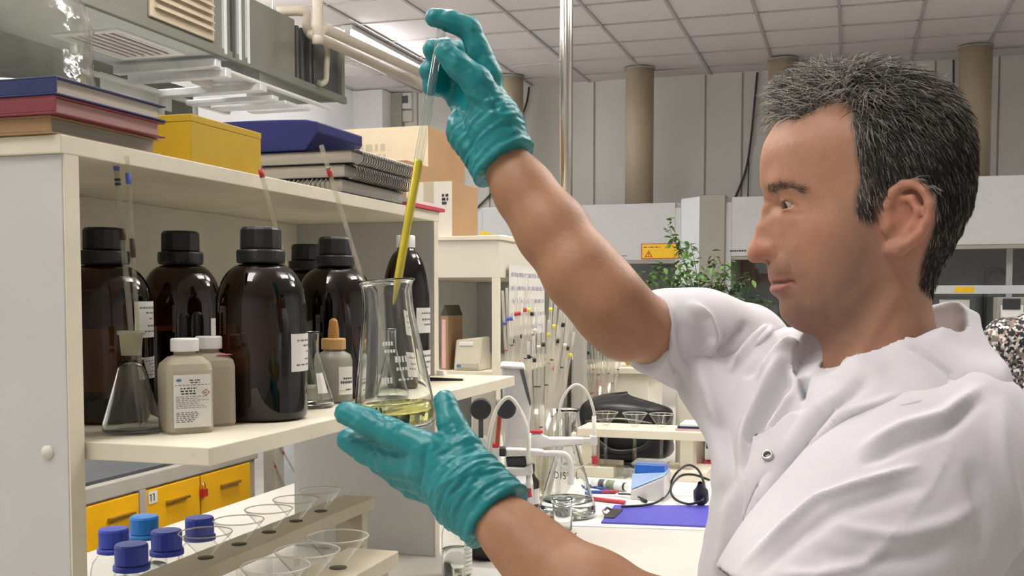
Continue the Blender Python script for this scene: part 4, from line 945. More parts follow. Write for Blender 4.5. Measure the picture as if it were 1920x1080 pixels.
# black bag : lumpy rounded mass behind the stand
by = fsy+.17
xa_ = ony(1078, 800, by)[0]; xb_ = ony(1248, 800, by)[0]; zt_ = ony(1160, 746, by+.1)[2]+.012
vs = []; fs = []; NU, NV = 24, 14
for i in range(NV+1):
    for j in range(NU):
        a = 2*math.pi*j/NU; v = i/NV
        prof = (1-abs(2*v-1)**8)**.5 if 0 < i < NV else 0
        prof = max(prof, .0)
        ex = abs(math.cos(a))**.45*math.copysign(1, math.cos(a)); ey = abs(math.sin(a))**.6*math.copysign(1, math.sin(a))
        lump = 1+.035*math.sin(5*a+3*v)+.03*math.sin(9*v+2*a)
        vs.append(((xa_+xb_)/2+(xb_-xa_)/2*ex*prof*lump, by+.11+.10*ey*prof*lump, ZB+.001+(zt_-ZB)*v*(1-.10*max(0, ex)*v-.03*math.sin(a*2))))
for i in range(NV):
    for j in range(NU): j2 = (j+1) % NU; fs.append((i*NU+j, i*NU+j2, (i+1)*NU+j2, (i+1)*NU+j))
bag = thing('black_bag', 'black shiny bag slumped behind the funnel stand', 'bag', ((xa_+xb_)/2, by+.11, ZB))
bo = MB().add([(x-bag.location[0], y-bag.location[1], z-ZB) for x, y, z in vs], fs, True).build('body', 'bag_black', bag)
sb = bo.modifiers.new('s', 'SUBSURF'); sb.levels = sb.render_levels = 1
cx_ = 0.0
MB().tube(smooth_path([(-.08, -.106, .09), (-.02, -.11, .05), (.06, -.11, .06), (.1, -.104, .1)], 6), .006, 8).build('strap', 'titr_black', bag)
MB().tube(smooth_path([(-.1, -.104, .13), (0, -.108, .14), (.09, -.104, .13)], 6), .004, 8).build('zip', 'dark_steel', bag)
# white stacked holders and books at the stand's end
q = ony(1285, 806, fsy+.16)
t = thing('white_canister', 'plain cream canister behind the end of the funnel stand', 'canister', (ony(1295, 800, fsy+.25)[0], fsy+.25, ZB))
MB().lathe([(0, 0), (.04, 0), (.042, .004), (.042, .3), (.04, .31), (.02, .314), (0, .314)], 32).build('body', 'cream', t)
for k, (m, lab, z_) in enumerate([('folder_pink', 'pink booklet lying on the end of the cream stand', 0), ('navy_cover', 'navy booklet lying on the pink one', .006), ('white_paint', 'white booklet topmost on the cream stand end', .012)]):
    tag(MB().box((0, 0, 0), (.09, .1, .0055)).build('booklet', m, None, .0005), lab, 'booklet').location = (xb-.085+.006*k, fsy+.012, zf+.0004+z_)
for k, (m, lab, z_) in enumerate([('folder_red', 'red box file lying under the stand end', 0), ('white_paint', 'white carton lying on the red file under the stand end', .036), ('titr_black', 'black case lying on the white carton under the stand end', .066), ('pink_mark', 'pink packet topmost of the pile under the stand end', .098)]):
    tag(MB().box((0, 0, 0), (.16, .12, .03)).build('stored_box', m, None, .002), lab, 'box').location = (xb-.03+.003*k, fsy+.17, ZB+.0004+z_*1.0)
# ------------------------------------------------------------------ cream cabinet with spray clip behind
cy_ = onz(1150, 830, ZB)[1]+.32
xa_ = ony(1086, 720, cy_)[0]+.012; xb_ = ony(1216, 720, cy_)[0]; zt_ = ony(1150, 700, cy_)[2]
cb = thing('cream_cabinet', 'cream box cabinet with overhanging lid behind the black bag', 'cabinet', (xa_, cy_, ZB))
ww = xb_-xa_
MB().box((0, 0, 0), (ww, .3, zt_-ZB)).build('body', 'cream', cb, .003)
MB().box((-.004, -.02, zt_-ZB), (ww+.03, .32, zt_-ZB+.022)).build('lid', 'cream_edge', cb, .003)
q = ony(1120, 735, cy_-.004)
sr = thing('red_clip', 'red nozzle clip hooked on the front of the cream cabinet', 'clip', (q[0], cy_-.012, q[2]))
MB().prism([(-.011, -.02), (.014, -.02), (.014, .02), (.012, .03), (.018, .045), (.004, .05), (0, .03), (-.008, .012)], -.012, .012, Matrix.Rotation(math.pi/2, 4, 'X')).build('clip_body', 'tip_red', sr, .002)
MB().cyl((.003, 0, -.034), (.003, 0, -.02), .006).build('nozzle', 'white_paint', sr); MB().box((-.008, -.004, .05), (.014, .012, .058)).build('hook', 'white_paint', sr)
q = ony(1172, 690, cy_+.08)
t = thing('yellow_bottle', 'small yellow squeeze bottle lying on the cream cabinet', 'bottle', (q[0], cy_+.08, zt_+.022))
MB().lathe([(0, 0), (.02, 0), (.022, .004), (.022, .03), (.016, .04), (.008, .045), (.007, .06), (0, .061)], 20, Matrix.Translation((0, 0, .022)) @ Matrix.Rotation(1.2, 4, 'Y')).build('body', 'yellow_card', t)
MB().box((.04, -.01, 0), (.07, .01, .03)).build('clear_cap', G_CLEAR, t)
# ------------------------------------------------------------------ fume cupboards along the back
def fume(label, px0, px1, yF, ztop, zsash, depth=.85):
    x0 = ony(px0, 430, yF)[0]; x1 = ony(px1, 430, yF)[0]; w = x1-x0
    t = thing('fume_cupboard', label, 'fume cupboard', (x0, yF, 0))
    MB().box((.05, 0, zsash), (w-.05, .05, ztop)).build('sash_panel', 'fume_white', t, .004)
    MB().box((0, .05, ztop-.04), (w, depth, ztop)).build('roof', 'fume_white', t)
    MB().box((0, 0, 0), (.0495, depth, ztop-.041)).build('side_wall', 'fume_white', t, .004)
    MB().box((w-.0495, 0, 0), (w, depth, ztop-.041)).build('side_wall', 'fume_white', t, .004)
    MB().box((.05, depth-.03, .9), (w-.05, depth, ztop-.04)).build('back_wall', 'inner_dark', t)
    MB().box((.05, -.02, .86), (w-.05, depth-.03, .9)).build('worktop', 'fume_grey', t, .004)
    MB().box((.05, .03, 0), (w-.05, .06, .86)).build('lower_doors', 'fume_white', t, .004)
    MB().box((.05, .01, zsash-.03), (w-.05, .035, zsash)).build('sash_rail', 'fume_grey', t, .003)
    MB().box((.05, .02, .95), (w-.05, .026, zsash-.03)).build('sash_glass', G_CLEAR, t)
    MB().box((w*.5-.02, .3, .9), (w*.5+.02, .34, zsash)).build('inner_post', 'fume_white', t)
    return t, x0, x1
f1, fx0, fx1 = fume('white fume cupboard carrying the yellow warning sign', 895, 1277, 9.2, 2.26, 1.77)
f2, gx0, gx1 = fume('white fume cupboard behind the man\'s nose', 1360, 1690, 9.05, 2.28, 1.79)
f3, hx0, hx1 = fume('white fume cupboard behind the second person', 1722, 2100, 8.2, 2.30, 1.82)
# corner cladding between the first two
pa = (fx1, 9.2); pb = (ony(1312, 430, 9.05)[0], 9.03); pc_ = (gx0, 9.03)
cl = thing('corner_cladding', 'angled bright panel and grey post between two fume cupboards', 'panel', (pa[0], pa[1], 0))
MB().prism([(0, 0), (pb[0]-pa[0], pb[1]-pa[1]), (pb[0]-pa[0], .5), (0, .5)], 0, 2.29).build('bright_panel', 'fume_bright', cl, .003)
MB().prism([(pb[0]-pa[0]+.002, pb[1]-pa[1]-.01), (pc_[0]-pa[0], pc_[1]-pa[1]-.01), (pc_[0]-pa[0], .5), (pb[0]-pa[0]+.002, .5)], 0, 2.3).build('grey_post', 'fume_grey', cl, .006)
# warning sign
sg = thing('warning_sign', 'yellow warning sign with triangle on the white fume cupboard', 'sign', ony(1238, 471, 9.195))
hw_ = .335*.5; hh_ = .067
MB().box((-.165, -.004, -.066), (.165, .0, .066)).build('border', 'red_print', sg)
MB().box((-.158, -.0055, -.06), (.158, -.004, .06)).build('plate', 'yellow_sign', sg)
m = MB(); M_ = Matrix.Translation((0, -.0062, 0)) @ Matrix.Rotation(math.pi/2, 4, 'X')
T = [(-.135, -.05), (-.065, -.05), (-.1, .008)]; c_ = (-.1, -.03); I = [(c_[0]+(x-c_[0])*.68, c_[1]+(y-c_[1])*.68) for x, y in T]
m.add([(x, y, 0) for x, y in T+I], [(k, (k+1) % 3, 3+(k+1) % 3, 3+k) for k in range(3)], False, M_); m.add([(-.103, -.038, 0), (-.097, -.038, 0), (-.096, -.012, 0), (-.104, -.012, 0)], [(0, 1, 2, 3)], False, M_); m.add([(-.103, -.045, 0), (-.097, -.045, 0), (-.097, -.041, 0), (-.103, -.041, 0)], [(0, 1, 2, 3)], False, M_)
m.build('warning_triangle', 'red_print', sg)
m = MB(); text_rows(m, .3, .12, [(.76, .06, .02, .5)], Matrix.Translation((-.15, -.0062, -.06)) @ Matrix.Rotation(math.pi/2, 4, 'X'), 2); m.build('print', 'ink', sg)
m = MB(); text_rows(m, .08, .02, [(.2, .5, .0, 1)], Matrix.Translation((fx1-fx0-.55, -.003, 1.80)) @ Matrix.Rotation(math.pi/2, 4, 'X'), 4); m.build('maker_print', 'ink_soft', f1)
m = MB(); text_rows(m, .14, .03, [(.2, .5, .0, .95)], Matrix.Translation((.04, -.003, 1.82)) @ Matrix.Rotation(math.pi/2, 4, 'X'), 6); m.build('maker_print', 'ink', f2)
# fittings in the third cupboard
q = ony(1835, 543, 8.12)
rl = thing('sash_handle_bar', 'light grey horizontal bar with yellow tag across the third fume cupboard', 'bar', (q[0], 8.11, q[2]))
MB().box((-.35, 0, -.03), (.5, .04, .03)).build('bar', 'fume_white', rl, .004)
MB().box((-.155, -.004, -.022), (-.03, 0, .02)).build('yellow_tag', 'yellow_sign', rl)
for x_ in (-.34, .49): MB().box((x_-.01, .0, -.03), (x_+.01, .085, .03)).build('bracket', 'fume_white', rl, .002)
q = ony(1785, 582, 8.5)
tag(MB().box((-.1, 0, -.11), (.1, .004, .08)).build('notice_sheet', 'label_white'), 'pale notice sheet behind the glass of the third cupboard', 'paper').location = (q[0]-.01, 8.212, q[2])
q = ony(1868, 548, 8.9)
t = thing('hose', 'dark hose arch inside the third fume cupboard', 'hose', (q[0], 8.9, .9))
MB().tube(smooth_path([(-.08, 0, 0), (-.08, 0, .65), (-.04, 0, .76), (.05, 0, .74), (.08, 0, .6), (.08, 0, 0)], 6), .015, 8).build('tube', 'titr_black', t)
q = ony(1800, 600, 8.75)
erlen('round_flask', 'clear flask standing inside the third fume cupboard', (q[0], 8.75, .9), .12, .45, .04, .3)
q = ony(1885, 580, 7.6)
t = thing('white_stand', 'white equipment column with black display beside the second person', 'equipment', (q[0], 7.6, 0))
MB().box((-.05, 0, 0), (.2, .2, 1.45)).build('column', 'fume_grey', t, .005)
MB().box((-.03, -.06, 1.28), (.1, .0, 1.4)).build('display', 'white_paint', t, .006); MB().box((-.025, -.07, 1.37), (.08, -.06, 1.44)).build('screen', 'titr_black', t)
# ------------------------------------------------------------------ potted plant
mat('leaf', '#5f8a3a', .45, var=.25, scale=3); mat('leaf_dark', '#3d5f2c', .45, var=.25, scale=3); mat('stem', '#5b4a33', .7); mat('pot', '#8a5a40', .7)
PD = 4.7
pp = W(1325, 750, PD)
plant = thing('potted_plant', 'leafy green plant rising behind the man\'s raised sleeve', 'plant', (pp[0], pp[1], ZB))
MB().lathe([(0, 0), (.075, 0), (.1, .15), (.106, .15), (.106, .17), (.095, .17), (.09, .15), (0, .14)], 28).build('pot', 'pot', plant)
b_ = np.array(plant.location); rr = random.Random(11)
tips = [(1252, 420, 0), (1262, 445, 0), (1295, 455, .1), (1340, 480, .05), (1368, 500, -.1), (1400, 520, .1), (1430, 560, 0), (1230, 500, -.15), (1210, 520, .1), (1195, 545, 0), (1270, 500, -.2), (1310, 520, .2), (1345, 540, -.1), (1385, 570, .1), (1225, 560, .1), (1290, 560, 0), (1250, 540, .2), (1330, 570, -.15), (1410, 590, -.1), (1365, 590, .15), (1205, 580, .05), (1270, 590, -.1)]
leafs = {'leaf': MB(), 'leaf_dark': MB()}; stems = MB(); nl = 0
leaf_me = {}
for mname in ('leaf', 'leaf_dark'):
    Lh = .028
    v = [(0, 0, 0), (.25*Lh, .3*Lh, .05*Lh), (0, .35*Lh, -.03*Lh), (-.25*Lh, .3*Lh, .05*Lh), (.27*Lh, .7*Lh, .02*Lh), (0, .75*Lh, -.06*Lh), (-.27*Lh, .7*Lh, .02*Lh), (0, 1.2*Lh, -.12*Lh)]
    me = bpy.data.meshes.new('leaf'); me.from_pydata(v, [], [(0, 1, 2), (0, 2, 3), (1, 4, 5, 2), (2, 5, 6, 3), (4, 7, 5), (5, 7, 6)]); me.materials.append(MATS[mname]); leaf_me[mname] = me
extra = MB()
allleaf = []
for (px, py, dd) in tips:
    tip = W(px, py, PD+dd)-b_
    base = np.array([rr.uniform(-.03, .03), rr.uniform(-.03, .03), .14])
    mid = base*.45+tip*.55+np.array([0, 0, .06]); mid[0] = mid[0]*.8
    P = smooth_path([base, mid, tip], 10); stems.tube(P, [.004-.003*i/(len(P)-1) for i in range(len(P))], 5)
    for i in range(5, len(P)):
        for s in range(4 if py < 500 else 7):
            allleaf.append((P[i]+Vector((rr.uniform(-.03, .03), rr.uniform(-.03, .03), rr.uniform(-.025, .025))), rr.uniform(0, 6.28), rr.uniform(-1.0, .4), rr.uniform(-.5, .5), rr.uniform(.7, 1.35), 'leaf' if rr.random() < .6 else 'leaf_dark'))
stems.build('stems', 'stem', plant)
allleaf.sort(key=lambda l: -l[0].z)
for k, (p, az, el, ro, sc_, mn) in enumerate(allleaf):
    M_ = Matrix.Translation(p) @ Matrix.Rotation(az, 4, 'Z') @ Matrix.Rotation(el, 4, 'X') @ Matrix.Rotation(ro, 4, 'Y') @ Matrix.Scale(sc_, 4)
    if k < 290: o = mk('leaf', leaf_me[mn], None, plant); o.matrix_local = M_
    else: extra.add([v.co for v in leaf_me['leaf'].vertices], [tuple(f.vertices) for f in leaf_me['leaf'].polygons], False, M_)
if extra.v: extra.build('lower_leaves', 'leaf_dark', plant)['kind'] = 'stuff'
# ------------------------------------------------------------------ people: implicit-surface helpers
def surface_nets(F, org, h):
    """zero level of F (nx,ny,nz) -> vertices, quads"""
    S = F < 0
    nx, ny, nz = F.shape
    C = np.zeros((nx-1, ny-1, nz-1), np.uint8)
    for dx in (0, 1):
        for dy in (0, 1):
            for dz in (0, 1): C += S[dx:nx-1+dx, dy:ny-1+dy, dz:nz-1+dz]
    act = (C > 0) & (C < 8); idx = np.argwhere(act)
    acc = np.zeros((len(idx), 3)); cnt = np.zeros(len(idx))
    i, j, k = idx.T
    crn = [(0,0,0),(1,0,0),(0,1,0),(1,1,0),(0,0,1),(1,0,1),(0,1,1),(1,1,1)]
    V = [F[i+a, j+b, k+c] for a, b, c in crn]
    for a in range(8):
        for b in range(a+1, 8):
            d = [abs(crn[a][q]-crn[b][q]) for q in range(3)]
            if sum(d) != 1: continue
            m = (V[a] < 0) != (V[b] < 0)
            t = V[a]/(V[a]-V[b]+1e-30)
            for q in range(3): acc[m, q] += (crn[a][q]+(crn[b][q]-crn[a][q])*t)[m]
            cnt[m] += 1
    P = (idx+acc/np.maximum(cnt, 1)[:, None])*h+np.array(org)
    num = -np.ones(act.shape, np.int64); num[tuple(idx.T)] = np.arange(len(idx))
    Q = []
    for ax in range(3):
        b, c = (ax+1) % 3, (ax+2) % 3
        sl0 = [slice(None)]*3; sl1 = [slice(None)]*3; sl0[ax] = slice(0, -1); sl1[ax] = slice(1, None)
        e = np.argwhere(S[tuple(sl0)] != S[tuple(sl1)])
        ok = (e[:, b] > 0) & (e[:, c] > 0) & (e[:, b] < F.shape[b]-1) & (e[:, c] < F.shape[c]-1); e = e[ok]
        s = S[tuple(e.T)]
        def at(db, dc):
            g = e.copy(); g[:, b] -= db; g[:, c] -= dc; return num[tuple(g.T)]
        q = np.stack([at(1, 1), at(0, 1), at(0, 0), at(1, 0)], 1)
        q[~s] = q[~s][:, ::-1]; Q.append(q)
    Q = np.concatenate(Q); Q = Q[(Q >= 0).all(1)]
    return P, Q
def relax(P, Q, it=2, lam=.5):
    e = np.concatenate([Q[:, [0, 1]], Q[:, [1, 2]], Q[:, [2, 3]], Q[:, [3, 0]]]); e = np.concatenate([e, e[:, ::-1]])
    n = len(P); deg = np.bincount(e[:, 0], minlength=n).astype(float)
    for _ in range(it):
        A = np.stack([np.bincount(e[:, 0], weights=P[e[:, 1], q], minlength=n) for q in range(3)], 1)/np.maximum(deg, 1)[:, None]
        P = P+(A-P)*lam
    return P
def vnormals(P, Q):
    n = np.cross(P[Q[:, 2]]-P[Q[:, 0]], P[Q[:, 3]]-P[Q[:, 1]]); N = np.zeros_like(P)
    for c in range(4):
        for q in range(3): N[:, q] += np.bincount(Q[:, c], weights=n[:, q], minlength=len(P))
    return N/np.maximum(np.linalg.norm(N, axis=1), 1e-12)[:, None]
def grid(lo, hi, h):
    ax = [np.arange(lo[q], hi[q]+h, h) for q in range(3)]
    return np.meshgrid(*ax, indexing='ij'), lo
def smin(a, b, k): 
    hh = np.clip(.5+.5*(b-a)/k, 0, 1); return b*(1-hh)+a*hh-k*hh*(1-hh)
def cone(X, p, q, r0, r1, sq=None):
    """tapered capsule distance"""
    p = np.asarray(p, float); q = np.asarray(q, float); d = q-p; L2 = d@d+1e-12
    ux, uy, uz = X[0]-p[0], X[1]-p[1], X[2]-p[2]
    t = np.clip((ux*d[0]+uy*d[1]+uz*d[2])/L2, 0, 1)
    vx, vy, vz = ux-t*d[0], uy-t*d[1], uz-t*d[2]
    if sq is not None:                       # flatten along a direction (n, factor>1 = thinner)
        n, f = sq; n = np.asarray(n, float); s = vx*n[0]+vy*n[1]+vz*n[2]
        vx, vy, vz = vx+n[0]*s*(f-1), vy+n[1]*s*(f-1), vz+n[2]*s*(f-1)
    return np.sqrt(vx*vx+vy*vy+vz*vz)-(r0+(r1-r0)*t)
def chain(X, pts, k=None):
    D = None
    for (p, r0), (q, r1) in zip(pts, pts[1:]):
        d = cone(X, p, q, r0, r1); D = d if D is None else np.minimum(D, d) if k is None else smin(D, d, k)
    return D
def ell(X, c, r):
    ux, uy, uz = (X[0]-c[0])/r[0], (X[1]-c[1])/r[1], (X[2]-c[2])/r[2]
    n = np.sqrt(ux*ux+uy*uy+uz*uz); return (n-1)*min(r)
def mesh_np(name, P, Q, m, parent=None, col=None):
    me = bpy.data.meshes.new(name); me.from_pydata(P.tolist(), [], Q.tolist()); me.update()
    me.polygons.foreach_set('use_smooth', [True]*len(me.polygons))
    if col is not None:
        a = me.color_attributes.new('Col', 'FLOAT_COLOR', 'POINT'); a.data.foreach_set('color', np.concatenate([col, np.ones((len(col), 1))], 1).astype(np.float32).ravel())
    return mk(name, me, m, parent)
def projv(P):
    p = P-EYEP; w = p@_f
    return np.stack([960+FPX*(p@RV)/w, CYP-FPX*(p@_u)/w], 1)
def poly_dist(xy, poly):
    """distance and signed side to an open polyline in pixels, plus the parameter 0..1"""
    best = np.full(len(xy), 1e9); side = np.zeros(len(xy)); par = np.zeros(len(xy)); n = len(poly)-1
    for k in range(n):
        a = np.array(poly[k], float); b = np.array(poly[k+1], float); d = b-a; L2 = d@d
        u = xy-a; t = np.clip(u@d/L2, 0, 1); v = u-t[:, None]*d; r = np.sqrt((v**2).sum(1))
        m = r < best; best[m] = r[m]; side[m] = np.sign(d[0]*u[:, 1]-d[1]*u[:, 0])[m]; par[m] = ((k+t)/n)[m]
    return best, side, par
def fold(P, N, folds, near=None):
    xy = projv(P); D = np.zeros(len(P))
    for f in folds:
        poly, amp, sg = f[:3]
        d, s, t = poly_dist(xy, poly); env = np.clip(np.minimum(t, 1-t)*5, 0, 1) if len(f) < 4 else 1
        D += amp*np.exp(-(d/sg)**2)*env
    if near is not None: D *= near
    return P+N*D[:, None]
def in_poly(xy, poly):
    x, y = xy[:, 0], xy[:, 1]; c = np.zeros(len(xy), bool); n = len(poly)
    for i in range(n):
        x0, y0 = poly[i]; x1, y1 = poly[i-1]
        m = ((y0 > y) != (y1 > y)) & (x < (x1-x0)*(y-y0)/((y1-y0) if y1 != y0 else 1e-9)+x0); c ^= m
    return c
def rbf2(pts, vals, smooth=0):
    """thin-plate interpolant over 2D points"""
    P = np.asarray(pts, float); n = len(P); v = np.asarray(vals, float)
    sc = .1; P_ = P/sc
    def U(r2): return np.where(r2 > 1e-12, r2*np.log(np.maximum(r2, 1e-12))*.5, 0)
    K = U(((P_[:, None]-P_[None])**2).sum(-1))+np.eye(n)*smooth
    A = np.zeros((n+3, n+3)); A[:n, :n] = K; A[:n, n] = 1; A[:n, n+1:] = P_; A[n, :n] = 1; A[n+1:, :n] = P_.T
    w = np.linalg.solve(A, np.concatenate([v, [0, 0, 0]]))
    def f(x, z):
        q = np.stack([np.ravel(x), np.ravel(z)], 1)/sc; out = np.zeros(len(q))
        for s in range(0, len(q), 20000):
            qq = q[s:s+20000]; out[s:s+20000] = U(((qq[:, None]-P_[None])**2).sum(-1))@w[:n]+w[n]+qq@w[n+1:]
        return out.reshape(np.shape(x))
    return f
class VF:
    """local frame facing the viewer at pixel column px: x right, y away, z up"""
    def __init__(s, px, py, d):
        s.o = W(px, py, d); r = ray(px, HOR); r = r*np.array([1, 1, 0]); s.b = r/np.linalg.norm(r); s.a = np.array([s.b[1], -s.b[0], 0.])
    def loc(s, p): p = np.asarray(p)-s.o; return np.stack([p@s.a, p@s.b, p[..., 2]], -1)
    def wor(s, q): q = np.asarray(q); return s.o+q[..., 0:1]*s.a+q[..., 1:2]*s.b+q[..., 2:3]*ZV
    def pix(s, px, py, y):
        """pixel onto the plane local y = const"""
        r = ray(px, py); e = EYEP-s.o; t = (y-e@s.b)/(r@s.b); return s.loc(EYEP+r*t)
SKIN = np.array(srgb('#aa7e66')); 
skin_m = attr_mat('skin', .5, sss=.12, bump=.35, bscale=220, spec=.38)
man = thing('person', 'man in white short-sleeved tunic and teal gloves pipetting into a flask', 'person', (.02, 1.02, 0))
man_o = np.array([.02, 1.02, 0.])
# ------------------------------------------------------------------ head
HF = VF(1620, 400, 1.0)
sil = [(1458,228,.02),(1440,255,.02),(1427,290,.022),(1424,320,.02),(1425,345,.014),(1429,360,.010),(1432,374,.008),(1427,396,.007),(1417,426,.007),(1407,456,.008),(1401,474,.008),(1402,486,.007),(1410,493,.005),(1424,492,.004),(1436,494,.006),(1439,505,.008),(1440,515,.009),(1441,524,.008),(1446,532,.006),(1443,541,.008),(1447,551,.008),(1459,560,.010),(1461,574,.012),(1464,592,.012),(1476,606,.012),(1497,620,.012),(1530,632,.014),(1541,656,.02),(1543,690,.03),(1543,740,.04),(1535,800,.05),
       (1840,800,.05),(1815,740,.05),(1792,690,.045),(1772,650,.04),(1756,615,.04),(1748,575,.04),(1746,540,.04),(1752,508,.04),(1768,478,.04),(1784,447,.045),(1802,405,.05),(1815,360,.055),(1818,312,.06),(1806,262,.06),(1780,215,.06),(1740,180,.06),(1690,156,.06),(1630,145,.06),(1570,150,.055),(1520,165,.045),(1484,190,.035)]
cps = [(1450,280,.034),(1480,270,.052),(1520,280,.063),(1560,290,.069),(1590,330,.070),(1540,330,.064),(1440,320,.024),(1460,315,.042),(1495,315,.056),
 (1446,346,.030),(1475,354,.047),(1510,363,.057),(1438,350,.018),(1440,385,.0075),(1452,385,.011),(1462,385,.018),(1474,384,.036),(1488,385,.045),(1505,390,.053),(1530,395,.060),
 (1448,372,.013),(1460,368,.028),(1475,370,.040),(1490,420,.047),(1520,430,.0595),(1560,420,.067),(1600,400,.070),(1470,425,.036),(1455,422,.022),(1462,405,.030),(1478,405,.042),
 (1443,405,.010),(1432,425,.0085),(1422,455,.0105),(1412,476,.010),(1424,474,.0135),(1440,468,.0175),(1449,478,.0185),(1432,486,.010),(1460,472,.0225),(1453,452,.0185),(1440,448,.012),(1468,452,.030),
 (1480,460,.040),(1510,470,.053),(1550,470,.063),(1590,460,.067),(1450,508,.018),(1465,502,.027),(1449,520,.013),(1478,500,.034),
 (1487,527,.029),(1457,527,.016),(1471,528,.022),(1457,545,.0165),(1474,543,.024),(1500,510,.043),(1530,520,.053),(1570,530,.059),(1610,520,.062),(1505,535,.039),
 (1473,575,.016),(1492,580,.027),(1482,598,.013),(1510,560,.037),(1503,600,.024),(1475,560,.020),(1540,570,.047),(1580,580,.0545),(1620,560,.058),(1650,530,.061),(1615,590,.054),
 (1540,612,.034),(1580,625,.043),(1600,640,.048),(1640,640,.053),(1680,620,.055),(1720,600,.045),(1560,660,.026),(1600,690,.047),(1650,690,.057),(1700,680,.055),(1740,650,.038),(1575,710,.036),(1750,700,.045),(1600,770,.06),(1700,770,.07),
 (1640,440,.069),(1700,420,.071),(1680,500,.063),(1720,480,.058),(1740,450,.058),(1710,540,.052),(1660,570,.057),(1650,480,.066),
 (1600,250,.071),(1650,300,.076),(1700,330,.077),(1740,300,.070),(1770,340,.060),(1792,380,.040),(1650,220,.066),(1600,190,.050),(1550,220,.060),(1500,225,.047),(1690,210,.056),(1740,240,.052),(1765,420,.048),(1700,260,.069),(1560,180,.042),(1640,172,.042),(1640,360,.074),(1700,380,.075),(1785,300,.045)]
pts = []; vals = []
for i, (px, py, rho) in enumerate(sil):
    q = HF.pix(px, py, 0); pts.append((q[0], q[2])); vals.append(0)
n_s = len(sil)
cc = np.array([[p[0], p[1]] for p in pts]); ctr = cc.mean(0)
for i, (px, py, rho) in enumerate(sil):
    tn = cc[(i+1) % n_s]-cc[i-1]; nn = np.array([tn[1], -tn[0]]); nn /= np.linalg.norm(nn)
    if px < 1545 or True:
        # outward = left of travel direction for this ordering; test with centre
        if nn@(cc[i]-ctr) < 0 and not (1430 < px < 1445 and 488 < py < 500): nn = -nn
    dd = .004 if rho < .012 else .008
    pts.append(tuple(cc[i]+nn*dd)); vals.append(-2*rho*dd)
for (px, py, w) in cps:
    q = HF.pix(px, py, -w); pts.append((q[0], q[2])); vals.append(w*w)
Qf = rbf2(pts, vals, .0)
h = .0018
lo = np.array([-.125, -.108, -.215]); hi = np.array([.125, .108, .142])
ax = [np.arange(lo[q], hi[q]+h, h) for q in range(3)]
X2, Z2_ = np.meshgrid(ax[0], ax[2], indexing='ij')
Q2 = Qf(X2, Z2_); gx, gz = np.gradient(Q2, h)
G = np.meshgrid(*ax, indexing='ij')
Fh = (G[1]**2-Q2[:, None, :])/np.sqrt(4*G[1]**2+(gx**2+gz**2)[:, None, :]+2e-6)
AY = [G[0], np.abs(G[1]), G[2]]
def hp(px, py, y): q = HF.pix(px, py, -y); return np.array([q[0], y, q[2]])
# ear (mirrored through |y|)
bx = HF.pix(1640, 480, -.09), HF.pix(1765, 330, -.09)
I0 = max(0, int((bx[0][0]-lo[0])/h)-3); I1 = int((bx[1][0]-lo[0])/h)+3; K0 = int((bx[0][2]-lo[2])/h)-6; K1 = int((bx[1][2]-lo[2])/h)+6
E = [g[I0:I1, :, K0:K1] for g in AY]
def ec(pts_, k=.003):
    P_ = [(hp(x, y, w), r) for x, y, w, r in pts_]; return chain(E, P_, k)
ear = ec([(1664,412,.074,.004),(1666,385,.077,.0042),(1676,360,.080,.0042),(1694,346,.083,.0042),(1716,344,.087,.0042),(1736,358,.091,.0044),(1745,385,.093,.0044),(1741,414,.092,.0044),(1726,440,.088,.0042),(1706,455,.083,.0045),(1686,465,.078,.006),(1668,468,.074,.0062)])
ear = smin(ear, ec([(1690,372,.080,.003),(1710,372,.084,.0035),(1723,395,.087,.004),(1718,422,.084,.004),(1700,440,.079,.004)]), .003)
ear = smin(ear, ec([(1664,428,.075,.0045),(1670,418,.077,.0035)]), .003)
pl_c = hp(1702, 405, .074)
ear = smin(ear, ell(E, pl_c, (.020, .0065, .028)), .004)
Fh[I0:I1, :, K0:K1] = smin(Fh[I0:I1, :, K0:K1], ear, .005)
# eye: lids around the ball, opening, nostril
EC = hp(1492, 384, .0315); ER = .0122
lid = ell(AY, EC, (ER+.0016,)*3)
Fh = smin(Fh, lid, .004)
op = ell(AY, EC+np.array([-.0125, .003, -.0006]), (.0145, .0165, .0029))
Fh = -smin(-Fh, op, .0012)
ball = ell(AY, EC, (ER-.0006,)*3); Fh = np.maximum(Fh, -ball)
nost = ell(AY, hp(1436, 491, .009), (.0055, .0035, .003)); Fh = -smin(-Fh, nost, .003)
P, Q = surface_nets(Fh, lo, h); P = relax(P, Q, 2, .4)
N = vnormals(P, Q); NY = P.copy(); NY[:, 1] = -np.abs(NY[:, 1])
PX = projv(HF.wor(NY))                                   # pixel of the vertex mirrored to the near side
def bump(cx, cy, sx, sy, a): return a*np.exp(-((PX[:, 0]-cx)/sx)**2-((PX[:, 1]-cy)/sy)**2)
D = np.zeros(len(P))
for poly, amp, sg in [([(1462,462),(1474,485),(1486,512)], -.0012, 6), ([(1448,532),(1468,530),(1487,527)], -.0022, 3.0), ([(1450,462),(1456,478),(1450,490)], -.0014, 4),
                      ([(1444,524),(1464,523),(1482,526)], .0012, 4), ([(1446,543),(1464,541),(1482,531)], .0016, 5), ([(1470,362),(1488,358),(1508,372)], .0008, 5), ([(1475,400),(1492,404),(1508,398)], -.0007, 5), ([(1484,528),(1494,536)], -.0012, 6), ([(1565,610),(1600,560),(1640,520)], .0008, 14), ([(1600,700),(1650,600),(1690,540)], .0022, 16), ([(1570,700),(1590,640)], -.001, 14)]:
    d_, _, t_ = poly_dist(PX, poly); D += amp*np.exp(-(d_/sg)**2)*np.clip(np.minimum(t_, 1-t_)*6+.3, 0, 1)
P = P+N*D[:, None]
